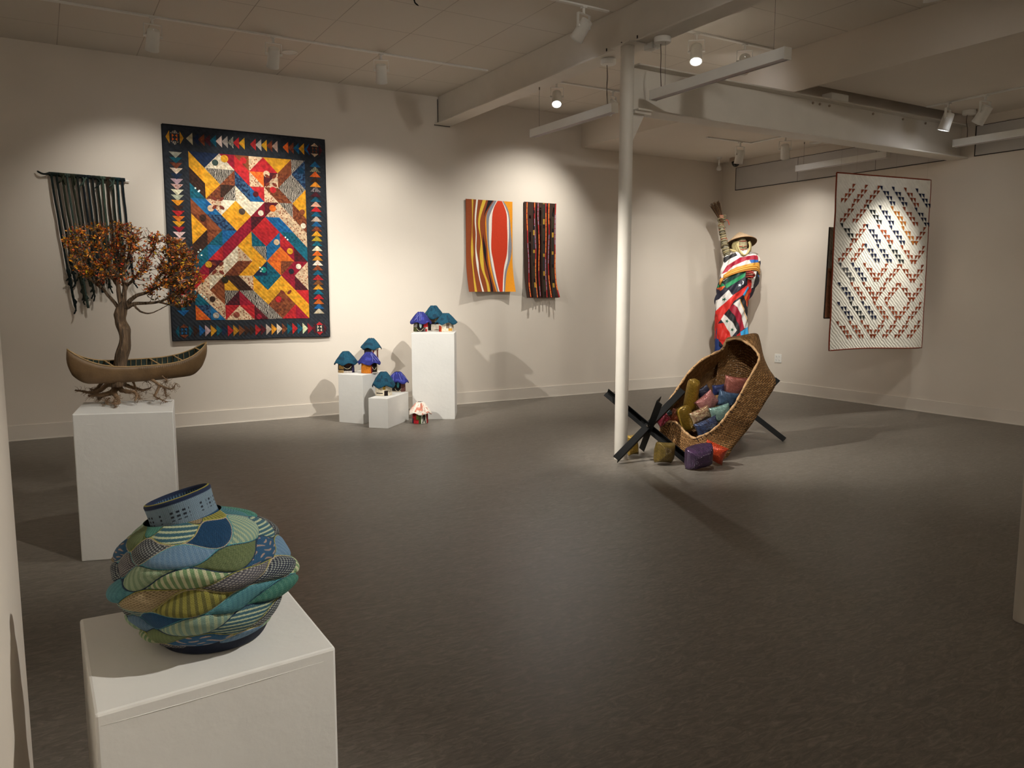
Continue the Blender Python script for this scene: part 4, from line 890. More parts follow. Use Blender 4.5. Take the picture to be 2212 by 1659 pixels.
    while cnt < 1150:
        x, y = rnd.uniform(132, 444), rnd.uniform(470, 662)
        if x > 340 and False: pass
        jx, jy = rnd.gauss(0, 4), rnd.gauss(0, 4)
        if not inside(x + jx, y + jy): continue
        dens = .55 if 255 < x < 320 and y > 540 else 1.0
        if x > 345: dens = 1.6
        if rnd.random() > dens: continue
        cnt += 1
        dd = rnd.gauss(0, .075 if x < 330 else .06); p = W(x, y, dd); pv = np.array(tuple(p))
        d2 = ((npos - pv)**2).sum(1) + np.maximum(0, (npos[:, 2] - pv[2]))**2 * 4; k = int(d2.argmin()); q = Vector(npos[k])
        if (p - q).length > .16: q = p + (q - p).normalized() * .16
        m1 = q.lerp(p, .45) + Vector((rnd.uniform(-.008, .008), rnd.uniform(-.008, .008), -.012)); pts = catmull([q, m1, p], 6)
        tw.tube(pts, [.0024, .002, .0017, .0014, .0011, .0007], 5)
        if rnd.random() < .12: npos = np.vstack([npos, np.array(tuple(pts[3]))[None]])
        # leaves alternate along the twig
        nl = rnd.randint(2, 6) if x < 330 else rnd.randint(4, 8)
        for j in range(nl):
            s_ = rnd.uniform(.35, 1.03); c0 = pts[0].lerp(pts[-1], s_) if s_ < 1 else pts[-1]; i_ = min(5, int(s_*5)); c0 = pts[i_].copy()
            d = Vector((rnd.gauss(0, 1), rnd.gauss(0, 1), rnd.gauss(.35, .8))).normalized(); nm = d.cross(Vector((rnd.gauss(0, 1), rnd.gauss(0, 1), rnd.gauss(0, 1)))).normalized(); sd_ = d.cross(nm)
            L_ = rnd.uniform(.011, .021); w_ = L_ * .27
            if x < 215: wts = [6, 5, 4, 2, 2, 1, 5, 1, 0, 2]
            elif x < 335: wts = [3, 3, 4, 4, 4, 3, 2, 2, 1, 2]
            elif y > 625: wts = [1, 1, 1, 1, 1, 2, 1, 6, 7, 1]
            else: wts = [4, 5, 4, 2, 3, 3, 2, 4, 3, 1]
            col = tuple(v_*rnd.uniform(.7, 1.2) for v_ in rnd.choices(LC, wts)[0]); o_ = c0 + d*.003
            a_ = o_; b_ = o_ + d*L_*.4 + sd_*w_ + nm*w_*.35; c_ = o_ + d*L_; e_ = o_ + d*L_*.4 - sd_*w_ + nm*w_*.35; b2 = o_ + d*L_*.75 + sd_*w_*.7 + nm*w_*.2; e2 = o_ + d*L_*.75 - sd_*w_*.7 + nm*w_*.2; m0 = o_ + d*L_*.5
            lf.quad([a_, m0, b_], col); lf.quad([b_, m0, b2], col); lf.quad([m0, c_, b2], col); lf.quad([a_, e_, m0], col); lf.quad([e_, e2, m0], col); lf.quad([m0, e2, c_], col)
    tg = tw.build('twigs', M['bark'], t); tg['kind'] = 'stuff'
    for bp_ in ([(302, 672), (330, 690), (345, 683)],): pass
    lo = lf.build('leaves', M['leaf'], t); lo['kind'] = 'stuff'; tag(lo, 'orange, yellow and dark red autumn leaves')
    # roots
    D2 = 4.56; rb = MB(); hr = MB()
    def R(x, y, dd=0.0):
        p = at(x, y, D2 + dd) - base; p.z = max(p.z, .024); return p
    roots = [([(252, 822), (250, 838), (240, 848), (222, 853), (205, 854), (190, 855)], .022, -.10), ([(250, 832), (246, 845), (252, 858), (257, 870), (252, 884)], .02, -.19), ([(255, 830), (262, 842), (275, 846), (290, 847), (296, 855), (291, 866)], .017, -.12),
             ([(245, 822), (232, 830), (218, 842), (200, 848), (182, 846), (163, 843)], .018, .06), ([(220, 820), (216, 832), (205, 842), (195, 840)], .014, .1), ([(262, 820), (272, 832), (290, 838), (310, 843), (325, 838)], .015, .08),
             ([(282, 815), (290, 830), (294, 845), (302, 858), (302, 868)], .008, .02), ([(300, 815), (312, 822), (320, 820), (322, 812)], .007, .05), ([(322, 815), (335, 825), (345, 832), (360, 838), (372, 840), (380, 828)], .010, -.02),
             ([(345, 832), (338, 848), (334, 855), (345, 862), (362, 870)], .009, -.12), ([(354, 835), (357, 848), (360, 856)], .007, -.04), ([(350, 812), (360, 822), (356, 826)], .005, .06), ([(228, 850), (216, 862), (213, 874)], .006, .0), ([(236, 860), (231, 870), (228, 880)], .006, -.15), ([(250, 880), (246, 886), (250, 888)], .005, -.2)]
    ends = []
    for pts, r, dep in roots:
        P_ = catmull([R(x, y, dep * i / (len(pts)-1)) for i, (x, y) in enumerate(pts)], 20); rb.tube([p + Vector((nz(i, r*999), nz(i, 3, r*999), nz(i, 9, r*99)))*.004 for i, p in enumerate(P_)], [r*(1 - .75*i/19)*(1 + .25*nz(i*.9, r*777)) for i in range(20)], 8)
        ends += [P_[i] for i in range(8, 20)]
    rb.tube([R(255, 806), R(253, 820), R(251, 834)], [.045, .036, .026], 14)
    rb.build('roots', M['root'], t, smooth=True)
    for _ in range(420):
        p = rnd.choice(ends); d = Vector((rnd.gauss(0, 1), rnd.gauss(0, .8), rnd.gauss(.0, .7))).normalized(); q = p.copy(); pts = [q.copy()]
        for i in range(5):
            d = (d + Vector((rnd.gauss(0, .6), rnd.gauss(0, .6), rnd.gauss(0, .6)))).normalized(); q = q + d * rnd.uniform(.006, .013); q.z = max(q.z, .003); pts.append(q.copy())
        hr.tube(pts, [.0016, .0014, .0012, .001, .0008, .0005], 4)
    h2_ = hr.build('fine_rootlets', M['root'], t); h2_['kind'] = 'stuff'
canoe_tree()

# ------------------------------------------------------------------ little huts
ROOF = {'t': ('#0e4156', '#0a3044'), 'b': ('#23276c', '#343a88'), 'w': ('#e8dfd2', '#d8907c')}
def hut(px, py, z, r, hb, rr, hr, roof, patches, label, pose=0.0, lift=0.0, seed=1, base_col='#cfc4b4'):
    p = onp(px, py, 2, z + .0005); t = thing('little_hut', p, label, 'hut', 'little felt huts')
    face = math.atan2(-p.y, -p.x)         # side turned to the viewer
    n = 40; m_ = 12; mb = MB(); rnd = random.Random(seed)
    def colr(th, zz):
        c = lin(base_col)
        for a0, a1, z0, z1, k in patches:
            if a0 <= th <= a1 and z0 <= zz <= z1: c = lin(k)
        return c
    ringsl = [[((r*(1 + .03*nz(i*.4, j*.3, seed) + .02*math.cos(j/m_*PI)))*math.cos(2*PI*i/n), (r*(1 + .03*nz(i*.4, j*.3, seed)))*math.sin(2*PI*i/n), .001 + hb*j/m_) for i in range(n)] for j in range(m_+1)]
    def cf(j, i):
        th = (2*PI*(i+.5)/n - face + PI) % (2*PI) - PI; return colr(math.degrees(th), (j+.5)/m_)
    mb.rings(ringsl, colfn=cf); mb.build('wall', M['felt'], t)
    # roof: soft cone with a floppy scalloped brim and a flat open crown
    mb = MB(); n2 = 48; c1, c2 = ROOF[roof]
    prof = [(0, 1.0), (.03, 1.01), (.14, .95), (.32, .83), (.55, .66), (.78, .47), (.93, .34), (1.0, .26)]
    def ring(hh, q, ins=0):
        out = []
        for i in range(n2):
            a = 2*PI*i/n2; fl = (1 - hh)**2; rad = (rr*q - ins)*(1 + .05*fl*math.sin(4*a + seed) + .025*fl*math.sin(7*a + seed*2) + .03*nz(a*2, hh*3, seed))
            out.append((rad*math.cos(a), rad*math.sin(a), hb - hr*.12 + hr*hh + .012*fl*math.sin(5*a + seed*1.7) + .006*nz(a*3, hh*5, seed+3) - .012*fl))
        return out
    rg = [ring(h_, q) for h_, q in prof]; rg2 = [ring(h_ - .02, q, .007) for h_, q in prof]
    def rc(j, i):
        c = lin(c1); k = nz(i*.25, j*.8, seed*5)
        return tuple(a*(1-.0) if k < .25 else b for a, b in zip(c, lin(c2)))
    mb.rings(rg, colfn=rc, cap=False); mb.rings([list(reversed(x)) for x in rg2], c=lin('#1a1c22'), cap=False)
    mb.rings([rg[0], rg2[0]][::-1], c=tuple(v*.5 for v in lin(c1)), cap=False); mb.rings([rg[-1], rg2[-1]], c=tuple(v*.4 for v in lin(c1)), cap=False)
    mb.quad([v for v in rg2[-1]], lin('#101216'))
    rf = mb.build('roof', M['felt'], t, smooth=True)
    if roof in 'bw':      # stitched lines on the roof
        mb = MB(); cc = lin('#8a90d0' if roof == 'b' else '#d08870')
        for q in range(4 if roof == 'b' else 7):
            a0 = face + rnd.uniform(-1.2, 1.2); a1 = a0 + rnd.uniform(-.5, .5); pts = []
            for k in range(8):
                s_ = k/7; hh = .12 + .75*s_*(1 if roof == 'w' else rnd.uniform(.96, 1)); a = a0 + (a1-a0)*s_; q_ = np.interp(hh, [x for x, _ in prof], [y for _, y in prof])
                pts.append(((rr*q_ + .003)*math.cos(a), (rr*q_ + .003)*math.sin(a), hb - hr*.12 + hr*hh + .003))
            mb.tube(pts, .0014, 5, cc)
        mb.build('stitching', M['felt'], rf)
    return t, face
def hoop(t, face, r, zc, w_, col='#c8bfa0', off=0.0):    # small drooping cord on the front
    mb = MB(); pts = [((r + .006)*math.cos(face + off + a*w_), (r + .006)*math.sin(face + off + a*w_), zc - .03*(1 - a*a)) for a in [-1 + .2*i for i in range(11)]]
    mb.tube(pts, .0022, 6, lin(col)); mb.build('cord_loop', M['felt'], t, smooth=True)
def leafpatch(t, face, off, r, z, h, col):
    mb = MB(); e = []
    for i in range(16):
        a = 2*PI*i/16; e.append(((r + .004)*math.cos(face + off + .16*math.cos(a)), (r + .004)*math.sin(face + off + .16*math.cos(a)), z + h*math.sin(a)))
    inner = [(x*.985, y*.985, z_) for x, y, z_ in e]; mb.rings([inner, e], lin(col)); mb.build('leaf_patch', M['felt'], t)
h, f = hut(748, 804, .535, .089, .125, .128, .125, 't', [(-180, -10, 0, 1, '#1c1712'), (-60, -12, .35, .75, '#8a6a34'), (-75, -20, .0, .28, '#a88a5a'), (-18, 50, .1, 1, '#150f0e'), (-10, 35, .55, .95, '#3c2216'), (50, 95, 0, 1, '#2c2452'), (-15, 48, 0, .16, '#b9b0a8')], 'little teal-roofed hut with a dark wall, left on the mid-height pedestal', seed=2); hoop(h, f, .089, .075, .5, off=.15)
h, f = hut(803, 796.8, .535, .083, .265, .118, .105, 't', [(-180, 5, .0, 1, '#241c18'), (5, 30, .8, 1, '#9c9288'), (5, 70, 0, .8, '#d0c8ba'), (8, 18, .55, .85, '#7c1c18'), (52, 66, .35, .85, '#5a2a22')], 'tall little hut with a teal roof standing behind on the mid-height pedestal', seed=4)
h, f = hut(798, 805, .535, .088, .13, .125, .115, 'b', [(-90, 12, 0, 1, '#c4741c'), (8, 24, 0, 1, '#7a1c24'), (24, 62, .1, 1, '#17110f'), (62, 70, 0, 1, '#a8925a')], 'little hut with an orange wall and a violet-blue roof, front of the mid-height pedestal', seed=5); hoop(h, f, .088, .07, .3, off=.65)
h, f = hut(829, 853, .318, .089, .13, .128, .14, 't', [(-90, 90, 0, 1, '#d8ccb4'), (-60, -2, .18, .24, '#1e1712'), (0, 28, 0, .45, '#1c1210'), (-8, 14, .5, .8, '#c09a34'), (5, 16, .75, 1, '#1c1614')], 'cream-walled little hut with a teal roof, front of the lowest pedestal', seed=6)
h, f = hut(860, 845, .318, .082, .128, .122, .105, 'b', [(-180, 20, .1, 1, '#14100f'), (22, 90, 0, 1, '#6c4640')], 'little dark hut with a violet-blue roof, rear of the lowest pedestal', seed=7); leafpatch(h, f, .0, .083, .08, .032, '#4f9aa4'); hoop(h, f, .082, .04, .4)
h, f = hut(909, 716, .97, .083, .125, .122, .115, 'b', [(-90, -28, .42, 1, '#8a8480'), (-90, -28, 0, .42, '#4a4e2c'), (-28, 22, .0, 1, '#120e0e'), (22, 90, .45, 1, '#b01820'), (22, 45, 0, .42, '#5a4c48'), (45, 60, 0, .25, '#b01820'), (60, 90, 0, .4, '#d8c8b8')], 'little red and grey hut with a violet-blue roof, left on the tallest pedestal', seed=8); leafpatch(h, f, -.02, .084, .078, .034, '#9db8b8'); hoop(h, f, .083, .04, .45, off=-.1)
h, f = hut(937, 713.4, .97, .085, .175, .128, .135, 't', [(-60, 60, .62, 1, '#6a5844'), (5, 22, .6, .95, '#8a8468'), (-30, 60, .45, .62, '#201612'), (-60, -5, 0, .62, '#181412'), (-20, 60, 0, .45, '#d2c8b8')], 'biggest teal-roofed little hut at the back of the tallest pedestal', seed=9)
h, f = hut(964, 716.2, .97, .084, .12, .125, .105, 't', [(-90, 90, 0, 1, '#d6cbb8'), (-80, -42, 0, .6, '#a82c18'), (-48, -34, .0, .5, '#c8682c'), (-5, 22, .35, .85, '#7c6c60'), (20, 55, .05, .3, '#d09a3c')], 'cream-walled little hut with a teal roof, right on the tallest pedestal', seed=10)
h, f = hut(908, 913, .0005, .085, .135, .125, .11, 'w', [(-90, -5, 0, 1, '#8c1414'), (-55, -15, 0, .25, '#b8202a'), (-32, -5, .3, .8, '#56602c'), (-8, 3, 0, .95, '#3c4c24'), (3, 48, 0, 1, '#cfcfc0'), (48, 90, 0, 1, '#9c1a20'), (-80, -60, 0, .4, '#1c1430')], 'red hut with a cream roof sitting alone on the floor', seed=12)
mb = MB()       # small dark figure on its wall
def onhut(a, z): a = f + math.radians(a); return (.0885*math.cos(a), .0885*math.sin(a), z)
for pts, rd in (([(28, .122), (28, .1)], .012), ([(28, .1), (28, .055)], .009), ([(26, .06), (20, .03), (16, .008)], .0045), ([(31, .06), (36, .03), (40, .008)], .0045), ([(25, .095), (16, .075), (12, .055)], .0032), ([(31, .095), (40, .078)], .0032)):
    mb.tube([onhut(*p) for p in pts], rd, 8, lin('#16110f'))
mb.build('figure_applique', M['felt'], h)
# ------------------------------------------------------------------ crossed angle-iron stands
def hedgehog(c, feet, label, roll):
    t = thing('crossed_bar_stand', (c[0], c[1], 0), label, 'metal stand'); cc = Vector((0, 0, c[2])); rr = random.Random(roll)
    for k, (fx, fy) in enumerate(feet):
        a = Vector((fx - c[0], fy - c[1], 0)); b = cc * 2 - a; d = (b - a).normalized(); ft = feet[(k+1) % 3]; o = Vector((ft[0]-c[0], ft[1]-c[1], 0)) - cc
        e1 = o - d*o.dot(d); e1.normalize(); e2 = d.cross(e1); w = .056; th = .006; off = e1*(-.004) + e2*(-.004) if True else Vector()
        a = a + Vector((0, 0, .004)); up_a = a; 
        prof = [(0, 0), (w, 0), (w, th), (th, th), (th, w), (0, w)]
        sh = -(e1 + e2) * .014
        lowest = min((e1*x + e2*y + sh).z for x, y in prof)
        s0 = d * (max(0.0, -lowest) / max(.2, d.z))
        mb = MB(); mb.rings([[p + sh + e1*x + e2*y for x, y in prof] for p in (a + s0, b)]); mb.build('angle_bar', M['black'], t, bevel=.0012)
    for k in range(3):
        mb = MB(); q = cc + Vector((.02*math.cos(k*2.1), .02*math.sin(k*2.1), .012*k)) - _f*.02; mb.tube([q, q - _f*.012], .009, 6); mb.build('bolt', M['wire'], t)
    return t
hedgehog((4.411, 5.127, .283), [(4.024, 5.128), (4.595, 5.455), (4.614, 4.798)], 'black stand of crossed angle bars on the left of the leaning basket', 1)
hedgehog((5.892, 5.404, .283), [(6.086, 5.056), (6.096, 5.751), (5.492, 5.406)], 'black stand of crossed angle bars propping the basket on its right', 2)

# ------------------------------------------------------------------ leaning woven basket
M['weave'] = mat_weave('plaited_basket', '#a87e50', '#80592f', '#4a3018', 21, 27, .62, bump=.011, rot=.6, spec=.3, mortar=.09)
M['weave'].use_backface_culling = False
def basket():
    K = [(1569,737,.10,1571,731,.16),(1592,732,.05,1600,726,.2),(1610,739,0,1632,721,.2),(1626,750,-.02,1640,733,.2),(1637,764,-.04,1647,765,.2),(1640,775,-.05,1652,780,.2),(1634,790,-.06,1660,797,.16),(1617,820,-.08,1675,827,.1),
         (1598,855,-.1,1652,868,.06),(1587,875,-.1,1640,888,.05),(1573,892,-.1,1626,911,.04),(1563,907,-.1,1612,930,.1),(1550,921,-.1,1597,948,.06),(1530,936,-.08,1582,967,.02),(1515,942,-.06,1567,989,-.03),(1501,947,-.05,1535,990,0),
         (1488,940,-.02,1500,986,.04),(1475,928,.02,1465,976,.12),(1462,914,.06,1440,968,.2),(1450,911,.08,1424,960,.25),(1434,912,.1,1424,948,.27),(1428,905,.12,1430,925,.3),(1436,879,.14,1446,890,.35),(1448,862,.14,1462,872,.38),
         (1461,843,.14,1476,852,.4),(1472,827,.14,1488,836,.4),(1487,806,.14,1505,818,.4),(1513,780,.13,1530,795,.38),(1542,764,.12,1555,780,.35),(1558,756,.12,1568,768,.3),(1564,747,.11,1572,745,.22)]
    dm = lambda y: 6.77 + (990 - y) / 268 * .42
    org = Vector((4.98, 4.95, 0)); t = thing('leaning_basket', org, 'big plaited straw basket leaning between two black stands, its mouth turned to us', 'basket')
    N = 150
    rim = catmull([at(a, b, dm(b) + c) for a, b, c, *_ in K], N, True); out = catmull([at(d, e, dm(e) + f_) for *_, d, e, f_ in K], N, True)
    cen = sum(out, Vector()) / N; back = _f * 1.0
    def clampz(p): p = p.copy(); p.z = max(p.z, .008); return p
    loops = []
    for s_ in (0, .12, .3, .5, .7, .88): loops.append([clampz(rim[i].lerp(out[i], s_) + (rim[i] - rim[i].lerp(cen, .1)) * math.sin(s_*PI) * .12) for i in range(N)])
    loops.append([clampz(out[i]) for i in range(N)])
    for q, dd in ((.06, .06), (.15, .11), (.28, .15), (.45, .17), (.65, .18), (.85, .19), (.985, .19)): loops.append([clampz(out[i].lerp(cen, q) + back * dd) for i in range(N)])
    V = []; UV = []; per = [0]
    for i in range(N): per.append(per[-1] + (out[(i+1) % N] - out[i]).length)
    fl_ = []; Ln = len(loops)
    acc = [0.0]*N
    for j, lp in enumerate(loops):
        vm = 0 if j == 0 else vm + sum((lp[i] - loops[j-1][i]).length for i in range(N)) / N
        for i in range(N + 1):
            p = lp[i % N]
            if j > 0 and i < N: acc[i] += (p - loops[j-1][i]).length
            V.append(tuple(p - org)); UV.append((per[i], vm))
    for j in range(Ln-1):
        for i in range(N): fl_.append((j*(N+1)+i, (j+1)*(N+1)+i, (j+1)*(N+1)+i+1, j*(N+1)+i+1))
    mb = MB(); mb.v = V; mb.f = fl_; mb.c = [None]*len(fl_); mb.p = mb.c
    b = mb.build('woven_body', M['weave'], t, smooth=True, uv=UV); sm = b.modifiers.new('s', 'SOLIDIFY'); sm.thickness = .012; sm.offset = 0
    # thick plaited rim with lacing
    mb = MB(); rp = [p - org for p in rim] + [rim[0] - org]; mb.tube(rp, [.011 + .0025*math.sin(i*1.3) for i in range(N+1)], 8); mb.build('rolled_rim', mat('straw_rim', '#a9845a', .7, .25, 40, .003, 120), t, smooth=True)
    mb = MB()
    for i in range(38, 146, 3):
        p = rim[i] - org; q = out[i] - org; d = (q - p).normalized(); tn = (rim[(i+1) % N] - rim[i-1]).normalized()
        mb.tube([p - d*.008 - _f*.008, p + d*.012 + tn*.008 - _f*.012, p + d*.04 + tn*.012 - _f*.006], .0032, 5)
    mb.build('rim_lacing', mat('dark_cord', '#2a1a10', .8), t)
    # tiny pale specks on the inner wall imitate light leaking through the hood
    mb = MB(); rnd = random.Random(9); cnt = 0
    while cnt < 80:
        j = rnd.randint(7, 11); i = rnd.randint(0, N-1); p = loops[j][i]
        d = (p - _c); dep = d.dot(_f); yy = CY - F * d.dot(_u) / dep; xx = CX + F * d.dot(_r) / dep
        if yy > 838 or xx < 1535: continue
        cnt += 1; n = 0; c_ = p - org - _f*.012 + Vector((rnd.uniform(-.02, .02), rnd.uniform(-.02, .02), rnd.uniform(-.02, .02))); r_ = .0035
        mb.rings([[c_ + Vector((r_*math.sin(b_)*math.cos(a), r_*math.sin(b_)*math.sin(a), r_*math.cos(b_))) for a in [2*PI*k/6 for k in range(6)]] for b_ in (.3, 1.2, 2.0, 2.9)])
    o = mb.build('light_leak_specks', mat('light_leak_pale', '#f2efe6', .2), t); o['kind'] = 'stuff'
    return t
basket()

# ------------------------------------------------------------------ plaited pillows
def pillow(x, y, d, w, h, th, ang, c1, c2, label, tilt=(0, 0), roll_=False, floor=False, group='plaited pillows'):
    cpos = at(x, y, d); a = math.radians(ang)
    e1 = _r*math.cos(a) + _u*math.sin(a); e2 = -_r*math.sin(a) + _u*math.cos(a); e3 = -_f
    rot = Matrix((e1, e2, e3)).transposed() @ Matrix.Rotation(tilt[0], 3, 'X') @ Matrix.Rotation(tilt[1], 3, 'Y')
    n = 28; pts = []; uv = []
    # pinched pillow: superquadric whose corners stay sharp
    V = []; Fc = []; UV = []
    m_ = 20
    for side in (1, -1):
        base = len(V)
        for j in range(m_+1):
            for i in range(m_+1):
                u, v = -1 + 2*i/m_, -1 + 2*j/m_
                if roll_:
                    e_ = max(0.0, 1 - abs(v)**7) ** .5; an = u*PI/2; px = math.sin(an)*e_; py = v; zz = math.cos(an)*e_
                    p = Vector((px*w/2, py*h/2, side*zz*th/2))
                else:
                    pin = 1 - .10*(1 - u*u)*v*v*1.0 ; pin2 = 1 - .10*(1 - v*v)*u*u
                    zz = ((1 - abs(u)**2.6) * (1 - abs(v)**2.6)) ** .42
                    p = Vector((u*pin2*w/2, v*pin*h/2, side*zz*th/2 + .006*nz(u*2 + x, v*2)))
                V.append(rot @ p); UV.append(((u*w*.78 if roll_ else p.x) + .5*side, p.y + (0 if roll_ else zz*.02)))
        for j in range(m_):
            for i in range(m_):
                q = (base+j*(m_+1)+i, base+j*(m_+1)+i+1, base+(j+1)*(m_+1)+i+1, base+(j+1)*(m_+1)+i); Fc.append(q if side > 0 else tuple(reversed(q)))
    lo = min(v_.z for v_ in V)
    if floor: cpos.z = -lo + .0005
    else: cpos.z = max(cpos.z, -lo + .02)
    mb = MB(); mb.v = [tuple(v_) for v_ in V]; mb.f = Fc; mb.c = [None]*len(Fc); mb.p = mb.c
    key = 'pil' + c1 + c2
    if key not in M: M[key] = mat_weave('shiny_plait', c1, c2, tuple(v_*.55 for v_ in [int(c1[i:i+2], 16)/255 for i in (1, 3, 5)]), 58, 76, .3, metal=.3, bump=.0045, rot=.8, spec=.8, mortar=.09)
    o = mb.build('plaited_pillow', M[key], None, smooth=True, uv=UV); o.location = cpos
    wd = o.modifiers.new('w', 'WELD'); wd.merge_threshold = .0008
    return tag(o, label, 'pillow', group)
dp = lambda y: 6.77 + (990 - y)/268*.42 + .09
px = .0041
for x, y, w, h, th, ang, c1, c2, lb, kw in (
    (1588, 836, 54, 48, 26, -8, '#8c4a3c', '#a8645a', 'reddish-brown plaited pillow at the top right inside the basket', {}),
    (1494, 854, 29, 76, 29, -9, '#a07c1c', '#c8a032', 'tall golden rolled plaited pillow standing inside the basket', dict(roll_=True)),
    (1522, 852, 32, 36, 22, 30, '#1c1f3c', '#2a2e50', 'dark navy plaited pillow behind the pink one in the basket', dict(dz=.05)),
    (1552, 842, 28, 24, 18, 5, '#1a2350', '#28366c', 'small royal-blue plaited pillow between navy and reddish-brown ones', dict(dz=-.02)),
    (1571, 863, 46, 36, 24, -12, '#2c4460', '#44607e', 'steel-blue plaited pillow above the pale green one', dict(dz=-.05)),
    (1527, 869, 50, 36, 24, 38, '#9a5a58', '#b07870', 'dusty pink plaited pillow in the middle of the basket', dict(dz=-.05)),
    (1556, 893, 48, 36, 24, 14, '#6a8c84', '#8cac9e', 'pale sea-green plaited pillow on the right inside the basket', dict(dz=-.09)),
    (1514, 897, 48, 30, 22, 24, '#8a5c40', '#c8b48c', 'brown and cream plaited pillow below the pink one', dict(dz=-.08)),
    (1482, 904, 34, 58, 28, 22, '#9a7818', '#b8922a', 'golden rolled plaited pillow lying at the lower left of the basket', dict(roll_=True, dz=-.01)),
    (1528, 924, 54, 38, 26, 22, '#221c34', '#34507c', 'dark purple-blue plaited pillow at the bottom of the basket', dict(dz=-.12)),
    (1459, 900, 24, 34, 16, -20, '#9c4a28', '#b05a34', 'rust plaited pillow half hidden behind a black bar', dict(dz=.0)),
    (1441, 892, 22, 18, 14, 30, '#3c4e54', '#506468', 'small grey-green plaited pillow at the left rim of the basket', dict(dz=-.02)),
    (1431, 905, 32, 24, 18, 38, '#8c2038', '#a83848', 'crimson plaited pillow squeezed out at the left rim', dict(dz=-.10)),
):
    dz = kw.pop('dz', 0.0); pillow(x, y, dp(y) + dz, w*px, h*px, th*px, ang, c1, c2, lb, tilt=(.15, .1), **kw)
for x, y, d, w, h, th, ang, c1, c2, lb, tl in (
    (1435, 984, 6.60, 44, 44, 36, -8, '#6a5420', '#8c7430', 'olive-gold plaited pillow standing on the floor before the basket', (.1, .5)),
    (1509, 996, 6.42, 58, 46, 48, 4, '#3c2448', '#54345c', 'purple plaited pillow on the floor below the basket', (.5, .3)),
    (1543, 987, 6.58, 48, 38, 34, -18, '#c83a1c', '#e85a28', 'bright orange-red plaited pillow on the floor behind the purple one', (.3, -.4)),
    (1366, 960, 6.95, 26, 46, 24, 6, '#a8842c', '#c8a448', 'golden plaited pillow on the floor half hidden by the column', (.0, .4)),
): pillow(x, y, d, w*px, h*px, th*px, ang, c1, c2, lb, tilt=tl, floor=True)

